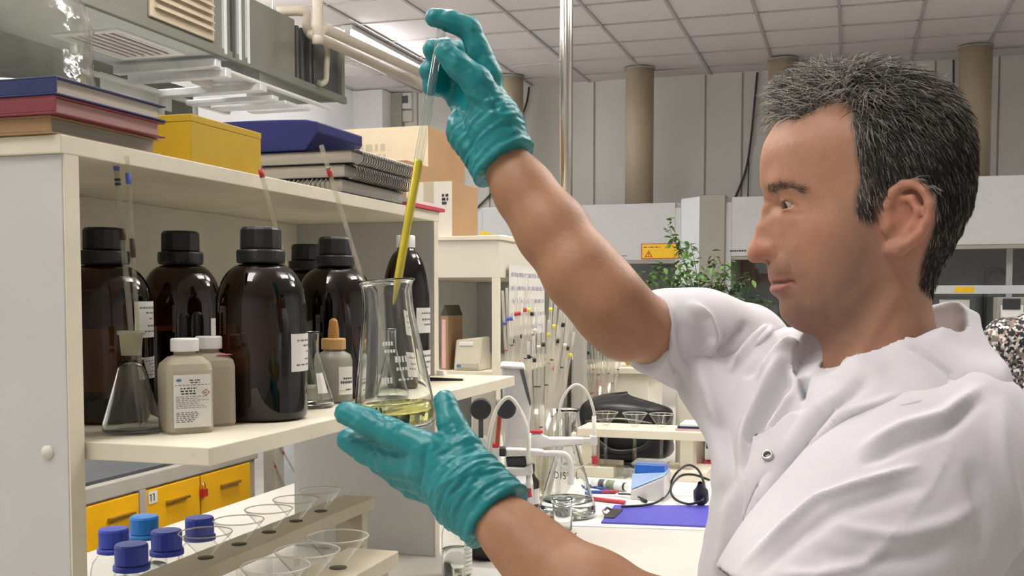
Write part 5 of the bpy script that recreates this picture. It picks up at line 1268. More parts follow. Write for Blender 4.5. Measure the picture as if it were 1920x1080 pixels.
# colouring
def mixc(c, t, w): w = np.clip(w, 0, 1)[:, None]; return c*(1-w)+np.array(t)*w
noise1 = np.sin(PX[:, 0]*.11+np.sin(PX[:, 1]*.07)*2)*np.sin(PX[:, 1]*.09+1.3)*.5+.5
col = np.tile(SKIN, (len(P), 1))
def soft(poly, blur=14):
    ins = in_poly(PX, poly); d_, _, _ = poly_dist(PX, poly+[poly[0]]); return np.clip(.5+np.where(ins, d_, -d_)/blur*.5, 0, 1)
beard = soft([(1436,497),(1470,492),(1490,515),(1520,540),(1560,500),(1600,440),(1606,405),(1640,404),(1650,470),(1648,540),(1610,620),(1560,650),(1530,640),(1490,622),(1462,598),(1455,555),(1440,515)], 46)
col = mixc(col, srgb('#5f4e44'), beard*.66)
col = mixc(col, srgb('#b06a58'), bump(1420,470,26,26,.55)+bump(1700,405,55,70,.5)+bump(1530,440,40,30,.18))
lips = np.maximum(np.exp(-(poly_dist(PX, [(1443,526),(1464,524),(1483,527)])[0]/5)**2), np.exp(-(poly_dist(PX, [(1445,541),(1464,539),(1482,530)])[0]/6)**2))
col = mixc(col, srgb('#a4625a'), lips*.85)
col = mixc(col, srgb('#5a3a2e'), np.exp(-(poly_dist(PX, [(1447,532),(1468,530),(1488,527)])[0]/2.4)**2)*.8)
col = mixc(col, srgb('#4a3a32'), np.exp(-(poly_dist(PX, [(1442,352),(1462,346),(1485,347),(1506,358)])[0]/7)**2)*.5)
col = mixc(col, srgb('#8a5a4a'), np.exp(-(poly_dist(PX, [(1470,376),(1484,374),(1496,384)])[0]/3.5)**2)*.6)
hairpoly = [(1452,216),(1468,224),(1500,222),(1528,210),(1550,196),(1574,182),(1594,196),(1600,235),(1606,280),(1612,330),(1603,372),(1604,400),(1634,404),(1652,372),(1668,346),(1698,332),(1732,342),(1754,368),(1756,402),(1748,440),(1736,470),(1728,500),(1722,530),(1760,560),(1900,500),(1900,80),(1400,80)]
hmask = soft(hairpoly, 8)
col = mixc(col, srgb('#2e2b29'), hmask*.95)
inside = in_poly(PX, hairpoly)
dl = poly_dist(PX, hairpoly[:25])[0]
lift = np.where(inside, np.clip(dl/30, 0, 1)*.0045, 0)
P = P+N*lift[:, None]
HEADP, HEADQ, HEADC = HF.wor(P), Q, col
HEADN = N[:, 0:1]*HF.a+N[:, 1:2]*HF.b+N[:, 2:3]*ZV
# ------------------------------------------------------------------ arms, trunk core, legs
def wp(px, py, d): return W(px, py, d)
RA = [(wp(946,302,1.055), .0235), (wp(985,362,1.045), .0268), (wp(1035,432,1.03), .0318), (wp(1093,514,1.01), .0338), (wp(1141,565,1.0), .0318), (wp(1182,606,1.02), .0305), (wp(1240,626,1.055), .031), (wp(1360,665,1.13), .042)]
LA = [(wp(922,962,.965), .0235), (wp(966,1003,.95), .0265), (wp(1016,1052,.935), .0310), (wp(1110,1118,.905), .0375), (wp(1240,1190,.875), .041), (wp(1370,1245,.85), .041), (wp(1480,1220,.855), .042), (wp(1640,1040,.88), .047), (wp(1775,850,.90), .052)]
def arm_mesh(A, h=.003, k=.02, extra=None):
    c = np.array([p for p, r in A]); rm = max(r for p, r in A)+.012
    G, l = grid(c.min(0)-rm, c.max(0)+rm, h); F = chain(G, A, k)
    if extra: F = extra(G, F)
    p, q = surface_nets(F, l, h); return relax(p, q, 3, .5), q
def rex(G, F):
    F = smin(F, cone(G, wp(1138,608,1.005), wp(1156,626,1.01), .013, .013), .03)
    return F
    F = smin(F, cone(G, wp(1060,452,1.03), wp(1120,535,1.0), .02, .024), .03)
    return F
bodyP = [HEADP]; bodyQ = [HEADQ]; bodyC = [HEADC]
for A, ex in ((RA, rex), (LA, None)):
    p, q = arm_mesh(A, extra=ex); n_ = vnormals(p, q)
    c = np.tile(np.array(srgb('#a3785b')), (len(p), 1)); r_ = rng.random(len(p))
    c *= (1+.05*np.sin(p[:, 0:1]*90+np.sin(p[:, 2:3]*70)*2))
    bodyP.append(p); bodyQ.append(q); bodyC.append(c)
hipL = wp(1720,1500,.90); hipR = wp(1600,1500,1.06)
fl = lambda p: np.array([p[0], p[1], .05])
core = [(wp(1660,800,.98), .07), (wp(1660,1100,.97), .1), (wp(1660,1450,.98), .1)]
G, l = grid(np.array([-.3, .65, .5]), np.array([.35, 1.4, 1.38]), .012)
F = chain(G, core, .05); p, q = surface_nets(F, l, .012); bodyP.append(p); bodyQ.append(q); bodyC.append(np.tile(SKIN, (len(p), 1)))
off = 0; QQ = []
for p, q in zip(bodyP, bodyQ): QQ.append(q+off); off += len(p)
body = mesh_np('body', np.concatenate(bodyP)-man_o, np.concatenate(QQ), skin_m, man, np.concatenate(bodyC))
# eyes
mat('eye_white_shaded', '#a89a90', .25, var=.03); mat('iris', '#33261c', .2, var=.1)  # sclera colour darkened for the shadow the eye sits in
for sgn in (-1, 1):
    c = HF.wor(np.array([EC[0], sgn*EC[1], EC[2]]))-man_o
    f = -HF.a*.86-HF.b*.36-ZV*.3; M_ = Matrix.Translation(Vector(c)) @ Vector(f).to_track_quat('Z', 'Y').to_matrix().to_4x4()
    r = ER-.0004
    ey = MB().lathe([(r*math.sin(a), r*math.cos(a)) for a in [k*math.pi/18 for k in range(19)]], 24, M_).build('eye', 'eye_white_shaded', man)
    MB().lathe([(0, r+.0006)]+[(r*1.012*math.sin(a), r*1.012*math.cos(a)) for a in (.1, .2, .3, .42, .55)], 24, M_).build('iris', 'iris', ey)
# ------------------------------------------------------------------ hair strands
hair_m = attr_mat('hair_grey', .45, spec=.4)
fc = HEADP[HEADQ].mean(1); fn = HEADN[HEADQ].mean(1); fpx = PX[HEADQ].mean(1); fin = in_poly(fpx, hairpoly)
area = np.linalg.norm(np.cross(HEADP[HEADQ[:, 2]]-HEADP[HEADQ[:, 0]], HEADP[HEADQ[:, 3]]-HEADP[HEADQ[:, 1]]), axis=1)
area = area*fin; fcl = HF.loc(fc); NST = 17000
sel = rng.choice(len(area), NST, p=area/area.sum())
V = []; Fc = []; Cc = []
fw = -HF.a
cen = HF.wor(np.array([.04, 0, .03]))
for s in sel:
    p = fc[s]+(rng.random(3)-.5)*.002; n = fn[s]/np.linalg.norm(fn[s]); x, y = fpx[s]
    top = np.clip((300-y)/130, 0, 1); front = np.clip((1620-x)/150, 0, 1)
    flow = (1-top)*(-ZV*1.0+HF.a*.35)+top*(fw*(.35+.45*front)+HF.a*.5*(1-front)+ZV*(.2+.9*front)-ZV*.5*(1-front))
    flow = flow+(rng.random(3)-.5)*.5
    flow -= n*(flow@n); flow /= np.linalg.norm(flow)+1e-9
    ln = (.011+.015*top+.002*top*front)*(.7+.6*rng.random())
    if y > 420: ln *= .65
    up = .28+.5*top+.5*top*front*(.5+rng.random())
    r0 = .00032
    side = np.cross(n, flow)
    curl = (rng.random()-.5)*.5*top
    pts_ = [p-n*.001]
    for t_ in (.4, .75, 1.0): pts_.append(p+(flow*t_+side*curl*t_*t_)*ln+n*ln*up*(t_-.55*t_*t_))
    b = len(V)
    for i, pp_ in enumerate(pts_):
        rr_ = r0*(1-.8*(i/3)**2)
        V += [pp_+side*rr_, pp_+n*rr_-side*rr_*.5, pp_-n*rr_-side*rr_*.5]
    for i in range(3):
        for k in range(3): k2 = (k+1) % 3; Fc.append((b+i*3+k, b+i*3+k2, b+i*3+3+k2, b+i*3+3+k))
    g = rng.random(); gm = .15+.28*top+.12*np.exp(-((x-1560)/90)**2)
    base = np.array(srgb('#a19b8f')) if g < gm else np.array(srgb('#484440')) if g < .75 else np.array(srgb('#2a2827'))
    c_ = base*(.7+.6*rng.random()); Cc += [c_]*12
hair = mesh_np('hair', np.array(V)-man_o, np.array(Fc), hair_m, man, np.array(Cc)); hair['kind'] = 'stuff'
# eyebrow and lash strands
V = []; Fc = []; Cc = []
vm = np.argwhere((poly_dist(PX, [(1446,353),(1464,347),(1485,348),(1504,357)])[0] < 6)).ravel()
for s in rng.choice(vm, 260):
    p = HEADP[s]; n = HEADN[s]; flow = HF.a*.8+ZV*.25+(rng.random(3)-.5)*.5; flow -= n*(flow@n); flow /= np.linalg.norm(flow); side = np.cross(n, flow); b = len(V); ln = .007*(.6+.6*rng.random())
    for i, pp_ in enumerate([p, p+flow*ln*.6+n*.0012, p+flow*ln+n*.001]):
        rr_ = .0002*(1-.3*i); V += [pp_+side*rr_, pp_+n*rr_-side*rr_*.5, pp_-n*rr_-side*rr_*.5]
    for i in range(2):
        for k in range(3): k2 = (k+1) % 3; Fc.append((b+i*3+k, b+i*3+k2, b+i*3+3+k2, b+i*3+3+k))
    Cc += [np.array(srgb('#3a302a'))]*9
eb = mesh_np('eyebrows', np.array(V)-man_o, np.array(Fc), hair_m, man, np.array(Cc)); eb['kind'] = 'stuff'
# ------------------------------------------------------------------ white tunic
mat('tunic_cloth', '#cfcdd2', .75, var=.02, scale=6, bump=.12, bscale=900)
mat('tunic_seam', '#c9c7cc', .8)
TF = VF(1620, 800, .95)
out = [(1212,563,1.07),(1255,559,1.09),(1300,566,1.12),(1345,582,1.15),(1390,598,1.15),(1440,606,1.13),(1480,614,1.10),(1512,600,1.08),(1560,585,1.06),(1640,560,1.03),(1720,548,1.02),(1790,556,1.02),(1838,590,1.01),(1852,640,.97),(1872,664,.94),(1900,720,.92),(1925,770,.91),(1960,850,.91),(1985,950,.91),(2005,1080,.91),(2010,1250,.92),(1990,1400,.93),(1850,1425,.95),(1660,1430,.97),(1450,1425,.98),(1310,1400,.99),(1296,1250,.985),(1300,1150,.985),(1308,1080,.985),(1318,1020,.99),(1328,970,.995),(1335,920,1.0),(1335,870,1.0),(1326,830,1.01),(1305,790,1.03),(1275,745,1.05),(1245,702,1.06),(1222,686,1.05),(1204,640,1.05),(1201,598,1.055)]
inn = [(1260,620,1.025,.10),(1320,635,1.05,.13),(1310,700,1.02,.10),(1365,690,1.03,.19),(1235,620,1.03,.075),(1400,640,1.07,.14),(1440,700,1.0,.2),(1480,760,.955,.26),(1400,800,.965,.2),(1380,900,.93,.2),(1380,1000,.925,.2),
 (1450,860,.92,.25),(1430,1000,.905,.25),(1520,720,.955,.14),(1500,690,.985,.14),(1545,700,.945,.15),(1600,672,.922,.17),(1680,642,.912,.18),(1735,620,.92,.16),(1768,604,.942,.13),(1800,612,.965,.08),(1560,640,.985,.12),(1640,600,.97,.13),(1560,760,.915,.25),(1600,720,.905,.2),(1680,690,.895,.2),(1760,650,.905,.18),(1820,640,.94,.12),
 (1700,760,.865,.28),(1780,760,.86,.28),(1850,720,.885,.2),(1880,800,.88,.25),(1650,850,.865,.3),(1750,880,.85,.33),(1830,880,.86,.3),(1560,900,.885,.3),(1520,1000,.88,.3),(1640,1000,.86,.33),(1800,1000,.85,.33),(1900,950,.87,.26),
 (1500,1100,.88,.3),(1650,1100,.86,.33),(1850,1100,.86,.33),(1400,1200,.92,.22),(1500,1200,.90,.28),(1650,1250,.88,.33),(1800,1250,.88,.33),(1920,1250,.90,.24),(1450,1380,.93,.18),(1650,1390,.92,.26),(1850,1390,.91,.22)]
cp = []; cv = []; qp = []; qv = []
ol = np.array([TF.loc(W(x, y, d)) for x, y, d in out]); ctr = ol[:, [0, 2]].mean(0); n_ = len(ol)
for i in range(n_):
    cp.append(ol[i, [0, 2]]); cv.append(ol[i, 1]); qp.append(ol[i, [0, 2]]); qv.append(0)
    tn = ol[(i+1) % n_, [0, 2]]-ol[i-1, [0, 2]]; nn = np.array([-tn[1], tn[0]]); nn /= np.linalg.norm(nn)   # outward for this ordering
    rho = .03
    qp.append(ol[i, [0, 2]]+nn*.012); qv.append(-2*rho*.012)
for (x, y, dn, th) in inn:
    q = TF.loc(W(x, y, dn)); cp.append(q[[0, 2]]); cv.append(q[1]+th/2); qp.append(q[[0, 2]]); qv.append((th/2)**2)
cf = rbf2(cp, cv, .0005); qf = rbf2(qp, qv, .0)
h = .003
lo = np.array([ol[:, 0].min()-.02, ol[:, 1].min()-.16, ol[:, 2].min()-.02]); hi = np.array([ol[:, 0].max()+.02, ol[:, 1].max()+.14, ol[:, 2].max()+.02])
ax = [np.arange(lo[q], hi[q]+h, h) for q in range(3)]
X2, Z2_ = np.meshgrid(ax[0], ax[2], indexing='ij')
C2 = cf(X2, Z2_); Q2 = qf(X2, Z2_); gx, gz = np.gradient(Q2, h)
Y = ax[1][None, :, None]-C2[:, None, :]
F = (Y**2-Q2[:, None, :])/np.sqrt(4*Y**2+(gx**2+gz**2)[:, None, :]+1e-5)
# neckline: cut along the collar plane, hollow for the neck, V notch at the front
A_, B_, C_ = [TF.loc(W(*p)) for p in ((1545, 704, .945), (1768, 604, .942), (1536, 664, 1.06))]
nn = np.cross(B_-A_, C_-A_); nn /= np.linalg.norm(nn); nn *= np.sign(nn[2])
GX = ax[0][:, None, None]; GY = ax[1][None, :, None]; GZ = ax[2][None, None, :]
pl_ = (GX-A_[0])*nn[0]+(GY-A_[1])*nn[1]+(GZ-A_[2])*nn[2]
n0, n1 = TF.loc(W(1640, 760, .99)), TF.loc(W(1680, 560, 1.0))
hole = cone([GX, GY, GZ], n0, n1, .05, .066)
F = np.maximum(F, -np.maximum(-pl_, cone([GX, GY, GZ], n0, n1, .08, .082)))
F = np.maximum(F, -hole)
vp = [TF.pix(x, y, TF.loc(W(1520, 720, .95))[1]) for x, y in ((1490, 660), (1548, 660), (1547, 704), (1519, 699), (1508, 762), (1500, 735))]
vpoly = [(p[0], p[2]) for p in vp]; XZ = np.stack([X2.ravel(), Z2_.ravel()], 1)
dv_, _, _ = poly_dist(XZ, vpoly+[vpoly[0]]); ins = in_poly(XZ, vpoly); sd = np.where(ins, -dv_, dv_).reshape(X2.shape)
ydeep = TF.loc(W(1520, 720, .985))[1]
F = np.maximum(F, -np.maximum(sd[:, None, :], GY-ydeep))
P, Q = surface_nets(F.astype(np.float32), lo, h); P = relax(P, Q, 2, .45)
m_ = (np.abs((P-A_)@nn) < .006) & (P[:, 0] > vp[0][0]-.01)
m_ |= poly_dist(projv(TF.wor(P)), [(1494, 665), (1500, 735), (1508, 762), (1519, 699), (1547, 704)])[0] < 9
for _ in range(8): P = np.where(m_[:, None], relax(P, Q, 1, .5), P)
# keep the biggest connected piece (drop stray far-field islands)
def biggest(P, Q):
    lab = np.arange(len(P))
    for _ in range(400):
        m = lab[Q].min(1); new = lab.copy(); np.minimum.at(new, Q.ravel(), np.repeat(m, 4)); new = new[new]
        if (new == lab).all(): break
        lab = new
    b = np.bincount(lab).argmax(); keep = lab == b; idx = -np.ones(len(P), int); idx[keep] = np.arange(keep.sum())
    return P[keep], idx[Q[keep[Q].all(1)]]
P, Q = biggest(P, Q); P = TF.wor(P); N = vnormals(P, Q)
nearm = np.clip(-(N@TF.b)*2.5+.3, 0, 1)*np.clip((poly_dist(projv(P), [(1494, 670), (1500, 735), (1508, 762), (1519, 699), (1547, 704), (1600, 672), (1680, 642), (1768, 604)])[0]-8)/14, 0, 1)
TUNIC_FOLDS = [
 ([(1290,566),(1325,596),(1338,632),(1326,668)], .006, 9), ([(1345,668),(1372,640),(1402,602)], -.005, 10), ([(1362,700),(1408,648),(1452,612)], .006, 9), ([(1395,712),(1436,658),(1478,622)], -.005, 9), ([(1418,716),(1462,664),(1500,638)], .005, 8),
 ([(1488,640),(1442,720),(1402,800),(1385,870)], .006, 14), ([(1505,665),(1458,742),(1414,830),(1398,900)], -.005, 12), ([(1516,700),(1472,765),(1424,828)], .004, 9),
 ([(1270,600),(1285,660),(1320,730)], -.003, 12), ([(1300,680),(1330,740),(1350,800)], .005, 14), ([(1355,760),(1365,860),(1358,960)], -.004, 18), ([(1372,900),(1366,1000),(1352,1080)], .004, 16),
 ([(1700,738),(1602,782),(1540,850),(1490,930),(1450,1010)], .007, 13), ([(1720,764),(1624,815),(1562,872),(1520,925)], -.006, 11), ([(1770,744),(1668,776),(1590,836),(1538,898)], .005, 10), ([(1640,700),(1560,770),(1490,860),(1450,930)], -.004, 16), ([(1600,720),(1530,790),(1470,870)], .003, 14),
 ([(1440,1000),(1400,1060),(1380,1100)], -.004, 14), ([(1480,900),(1440,980),(1418,1060)], -.005, 10), ([(1460,880),(1428,960),(1405,1050)], .004, 9),
 ([(1244,560),(1240,610),(1254,672),(1290,742)], -.0022, 4), ([(1258,562),(1258,620),(1278,690)], .0022, 6), ([(1690,642),(1730,660),(1780,700),(1790,760)], -.0015, 4)]
P = fold(P, N, [(f[0], f[1]*1.9, f[2]*.85) for f in TUNIC_FOLDS], nearm); N = vnormals(P, Q)
# near front panel overlaps the far one along the opening
d_, s_, t_ = poly_dist(projv(P), [(1536,700),(1505,768),(1455,802),(1404,838),(1398,960),(1390,1080),(1385,1250)])
step = np.where(s_ < 0, np.clip(1-d_/160, 0, 1), 0)*np.clip(d_/3, 0, 1)*.009*np.clip(t_*8, 0, 1)
P = P+N*(step*nearm)[:, None]
tunic = mesh_np('tunic', P-man_o, Q, 'tunic_cloth', man)
Nt = vnormals(P, Q); dpx = np.linalg.norm(projv(P)-np.array([1440, 856]), axis=1)+np.where(Nt@TF.b < 0, 0, 1e6); ib = dpx.argmin(); BTN = (P[ib]+Nt[ib]*.0005, Nt[ib])
# left sleeve
SL = [(wp(1792,822,.93), .068), (wp(1735,895,.905), .079), (wp(1650,1010,.875), .082), (wp(1560,1130,.86), .084), (wp(1500,1215,.855), .085)]
c = np.array([p for p, r in SL]); G, l = grid(c.min(0)-.11, c.max(0)+.11, .0035)
F = chain(G, SL, .04)
ax_ = SL[-1][0]-SL[-2][0]; ax_ /= np.linalg.norm(ax_); e_ = SL[-1][0]-ax_*.012
cut = (G[0]-e_[0])*ax_[0]+(G[1]-e_[1])*ax_[1]+(G[2]-e_[2])*ax_[2]
F = np.maximum(F, cut); hol = chain(G, [(p, r-.006) for p, r in SL], .04); hol = np.maximum(hol, -(cut+.05)); F = np.maximum(F, -hol)
P, Q = surface_nets(F, l, .0035); P = relax(P, Q, 3, .5); N = vnormals(P, Q); nearm = np.clip(-(N@TF.b)*2.5+.3, 0, 1)
SLEEVE_FOLDS = [([(1385,1066),(1470,990),(1530,938),(1600,912),(1665,893),(1730,870)], .005, 8), ([(1410,1085),(1500,1005),(1575,955),(1655,930),(1740,905)], -.004, 13), ([(1530,968),(1600,995),(1680,1005),(1770,985),(1850,940)], .0028, 16), ([(1520,1030),(1620,1050),(1720,1045),(1800,1015)], -.0025, 18),
 ([(1850,716),(1770,778),(1690,802),(1600,850)], .0045, 11), ([(1850,745),(1770,808),(1690,834),(1610,874)], -.004, 10), ([(1795,806),(1756,900),(1690,985),(1598,1080)], .0012, 3.5), ([(1450,1075),(1530,1080),(1610,1060),(1680,1020)], .003, 12), ([(1870,740),(1880,840),(1905,960),(1910,1060)], .003, 16), ([(1820,860),(1840,960),(1830,1060)], -.003, 22)]
P = fold(P, N, [(f[0], f[1]*1.5, f[2]*.9) for f in SLEEVE_FOLDS], nearm)
mesh_np('sleeve', P-man_o, Q, 'tunic_cloth', tunic)
# right sleeve (raised arm)
SR = [(wp(1208,624,1.035), .0335), (wp(1250,626,1.06), .038), (wp(1310,640,1.095), .048), (wp(1380,672,1.13), .062)]
c = np.array([p for p, r in SR]); G, l = grid(c.min(0)-.08, c.max(0)+.08, .0028)
F = chain(G, SR, .03)
ax_ = wp(1206,624,1.035)-wp(1262,627,1.06); ax_ /= np.linalg.norm(ax_); e_ = SR[0][0]-ax_*.004
cut = (G[0]-e_[0])*ax_[0]+(G[1]-e_[1])*ax_[1]+(G[2]-e_[2])*ax_[2]
F = np.maximum(F, cut); P, Q = surface_nets(F, l, .0028); P = relax(P, Q, 2, .5); N = vnormals(P, Q)
P = fold(P, N, [(f[0], f[1]*1.3, f[2]*.9) for f in TUNIC_FOLDS], np.clip(-(N@TF.b)*2.5+.3, 0, 1))
mesh_np('sleeve', P-man_o, Q, 'tunic_cloth', tunic)
# collar band and flap
def strip(name, top, bot, th, parent, m='tunic_cloth', n=6):
    A = smooth_path([W(*p) for p in top], n); B = smooth_path([W(*p) for p in bot], n); k = len(A); vs = []; fs = []
    R5 = 5
    for i in range(k):
        for j in range(R5+1):
            t = j/R5; p = A[i].lerp(B[i], t); bulge = math.sin(t*math.pi)*.003
            vs.append(np.array(p)-TF.b*bulge-man_o)
    for i in range(k):
        for j in range(R5+1): vs.append(vs[i*(R5+1)+j]+TF.b*th)
    o = k*(R5+1)
    for i in range(k-1):
        for j in range(R5):
            a = i*(R5+1)+j; b = a+R5+1
            fs += [(a, b, b+1, a+1), (o+a, o+a+1, o+b+1, o+b)]
        a = i*(R5+1); b = a+R5+1; fs += [(a, o+a, o+b, b)]; a += R5; b += R5; fs += [(a, b, o+b, o+a)]
    fs += [tuple(range(0, R5+1))+tuple(reversed(range(o, o+R5+1))), tuple(reversed(range(o-R5-1, o)))+tuple(range(2*o-R5-1, 2*o))]
    ob = MB().add(vs, fs, True).build(name, m, parent); e = ob.modifiers.new('e', 'EDGE_SPLIT'); e.split_angle = .8; return ob
# snap button
pb_ = BTN[0]-man_o; nb = Vector(BTN[1])
sb_ = MB().lathe([(.0028, .002), (.0034, .003), (.0046, .003), (.005, .002), (.005, -.004)], 20, Matrix.Translation(Vector(pb_)) @ nb.to_track_quat('Z', 'Y').to_matrix().to_4x4()).build('snap_button', 'steel', tunic)
# trousers and shoes
mat('trouser_navy', '#3a4256', .8); mat('shoe_white', '#d8d6d0', .5)
hip = np.array([.0, 1.0, .86]); mid = (W(1660, 1300, .97)); mid = np.array([mid[0], mid[1], 0])
lg = [mid+np.array([.09, -.06, 0]), mid+np.array([-.03, .09, 0])]
G, l = grid(np.array([mid[0]-.3, mid[1]-.3, .03]), np.array([mid[0]+.35, mid[1]+.35, 1.1]), .014)
F = cone(G, mid+np.array([.03, .015, .93]), mid+np.array([.03, .015, 1.02]), .12, .12)
for q in lg: F = smin(F, chain(G, [(q+np.array([0, 0, .88]), .09), (q+np.array([0, 0, .5]), .065), (q+np.array([0, 0, .1]), .055)]), .04)
p, q_ = surface_nets(F, l, .014); mesh_np('trousers', relax(p, q_, 2)-man_o, q_, 'trouser_navy', man)
fwd_ = -TF.a
for q in lg:
    G, l = grid(q+np.array([-.25, -.25, -.005]), q+np.array([.25, .25, .14]), .008)
    F = np.maximum(chain(G, [(q+np.array([0, 0, .06])-fwd_*.05, .045), (q+np.array([0, 0, .05])+fwd_*.08, .045), (q+np.array([0, 0, .035])+fwd_*.15, .038)]), -(G[2]-.003))
    p, q_ = surface_nets(F, l, .008); mesh_np('shoe', p-man_o, q_, 'shoe_white', man)
# ------------------------------------------------------------------ gloves
mat('glove_teal', '#0a8289', .42, var=.06, scale=14, bump=.3, bscale=90, spec=.5)
def C(*a): return [(wp(x, y, d), r) for x, y, d, r in a]
# raised right hand
R_f = [C((918,140,1.06,.0125),(896,92,1.06,.0115),(880,54,1.06,.0112),(846,40,1.058,.0102),(814,33,1.056,.0092)),                 # index over the pipette mouth
       C((926,215,1.045,.019),(893,152,1.035,.0145),(858,122,1.032,.0122),(836,98,1.033,.0108)),                                   # thumb
       C((905,160,1.085,.012),(862,100,1.10,.011),(836,92,1.09,.0105),(812,93,1.08,.0105)),                                        # middle
       C((890,185,1.095,.012),(848,132,1.115,.0108),(822,131,1.10,.0106),(804,133,1.085,.0102)),                                  # ring
       C((875,215,1.10,.011),(842,166,1.112,.0098),(822,162,1.10,.0096),(808,163,1.088,.009))]                                   # little
R_p = [C((950,307,1.055,.0262),(925,240,1.06,.027),(915,160,1.065,.0145)), C((948,307,1.06,.0255),(905,240,1.075,.022),(902,170,1.085,.014)), C((940,310,1.06,.025),(885,245,1.08,.018),(888,190,1.095,.013)), C((935,312,1.06,.024),(872,248,1.085,.015),(872,215,1.1,.012)), C((948,300,1.05,.024),(932,225,1.045,.0215))]
cu = wp(950, 306, 1.057); dirc = wp(990, 368, 1.045)-cu; dirc /= np.linalg.norm(dirc)
Rfold = [([(985,235),(955,238),(925,232)], -.0012, 5), ([(975,215),(940,215),(910,205)], .001, 5), ([(870,170),(905,190),(940,188)], .0012, 5), ([(868,182),(905,205),(945,202)], -.001, 5), ([(850,190),(870,240),(890,300)], -.002, 7), ([(830,190),(850,240),(875,295)], .0012, 8), ([(905,150),(925,180),(935,220)], -.0014, 5)]
def glove(chains, palms, cuff, folds, wr, h=.0016, k1=.006, k2=.014):
    A = np.array([p for c in chains+palms for p, r in c])
    G, l = grid(A.min(0)-.034, A.max(0)+.034, h); F = None
    for c in palms:
        d = chain(G, c, .01); F = d if F is None else smin(F, d, k2)
    for c in chains: F = smin(F, chain(G, c, .004), k1)
    cut = (G[0]-cuff[0][0])*cuff[1][0]+(G[1]-cuff[0][1])*cuff[1][1]+(G[2]-cuff[0][2])*cuff[1][2]
    F = np.maximum(F, cut)
    P, Q = surface_nets(F, l, h); P, Q = biggest(P, Q); P = relax(P, Q, 3, .5); N = vnormals(P, Q)
    s = (P-cuff[0])@(-cuff[1]); ang = P@np.array([37., 23., 41.])
    w = np.exp(-((s-.03)/.028)**2)*np.clip(s/.004, 0, 1)
    D = wr*w*(np.sin(s*620+2.2*np.sin(ang*1.1)+.8*np.sin(ang*2.3))*.6+np.sin(s*1050+3*np.sin(ang*.8+1))*.4)
    D += .0018*np.exp(-(s/.0032)**2)
    D += .0004*np.sin(P[:, 0]*420+np.sin(P[:, 2]*300)*2)*np.sin(P[:, 2]*380+np.sin(P[:, 1]*260)*2)
    P = fold(P+N*D[:, None], N, folds)
    return mesh_np('glove', P-man_o, Q, 'glove_teal', man)
glove(R_f, R_p, (cu, dirc), Rfold, .0008)
# left hand under the flask
L_f = [C((806,842,.985,.0155),(735,812,1.0,.0135),(690,790,1.012,.0128),(650,775,1.024,.0118)),                                    # index
       C((800,878,.99,.0155),(735,868,1.02,.014),(690,846,1.04,.0135),(655,826,1.05,.0125)),                                       # middle
       C((805,905,1.0,.014),(750,892,1.04,.0125),(715,868,1.065,.0118),(690,848,1.08,.011)),                                       # ring
       C((830,930,1.005,.013),(775,915,1.05,.011),(745,895,1.075,.010),(725,880,1.09,.0092)),                                      # little
       C((893,888,.985,.019),(868,838,.99,.0165),(846,795,1.0,.0132),(834,752,1.012,.0108))]                                       # thumb
L_p = [C((933,957,.967,.027),(880,905,.975,.025),(812,850,.985,.0165)), C((930,964,.967,.027),(868,920,.98,.0255),(806,880,.99,.0165)), C((924,972,.967,.0265),(862,935,.985,.023),(808,905,1.0,.015)), C((918,980,.968,.025),(866,950,.99,.019),(832,930,1.005,.014)), C((936,950,.967,.0265),(893,888,.982,.021))]
cu = wp(936, 967, .967); dirc = wp(966, 998, .955)-cu; dirc /= np.linalg.norm(dirc)
Lfold = [([(880,800),(850,815),(825,818)], -.001, 4), ([(888,815),(858,830),(828,832)], .001, 4), ([(898,840),(860,852),(815,850)], -.0012, 5), ([(915,865),(880,880),(840,900),(800,930)], .0016, 6), ([(925,880),(890,895),(850,920),(815,950)], -.0016, 5), ([(800,830),(795,870),(785,920)], -.0016, 6), ([(775,830),(770,870),(765,905)], .0012, 6), ([(700,775),(720,790),(715,805)], -.001, 4), ([(735,790),(745,805),(740,822)], .001, 4), ([(940,890),(905,915),(870,955)], .0015, 6), ([(720,830),(700,850),(690,870)], .0012, 6)]
glove(L_f, L_p, (cu, dirc), Lfold, .0013)
# ------------------------------------------------------------------ flask and pipette held by the man
FD = 1.078
fb = W(743, 803, FD); ft = W(724, 525, FD+.002)
hf = ft-fb; Hh = np.linalg.norm(hf)
fk = thing('conical_flask', 'wide-necked conical flask with pale yellow liquid held in gloved hand', 'flask', fb)
fk.rotation_mode = 'QUATERNION'; fk.rotation_quaternion = Vector(hf).to_track_quat('Z', 'Y')
main_g = glass('flask_glass', (.97, .98, .97), edge=.34)
prof = [(0, .001), (.033, .0008), (.038, .002), (.0405, .006), (.0412, .011), (.041, .016), (.0395, .03), (.0365, .05), (.0333, .07), (.0302, .09), (.0278, .106), (.0262, .116), (.0254, .124), (.0253, .138), (.0258, .144), (.0276, .1475), (.0289, .1485), (.0289, .1498), (.0278, .150)]
s_ = Hh/.15
prof = [(r, z*s_) for r, z in prof]
inner = [(r-.0014, z) for r, z in prof[3:-5]]
shell = prof[:-1]+[(.0282, .1502*s_), (.0272, .1498*s_), (.0248, .144*s_)]+list(reversed(inner))+[(.036, .0036), (.02, .0030), (0, .003)]
MB().lathe(shell, 64).build('glass_body', 'boro_glass', fk)
glass('pale_liquid', (.96, .95, .72), edge=.75); glass('yellow_liquid', (.86, .74, .02), edge=.75)
MB().lathe([(0, .0034), (.035, .0042), (.0378, .008), (.0392, .012), (.0391, .016), (.0381, .026), (0, .026)], 56).build('liquid', 'pale_solution', fk)
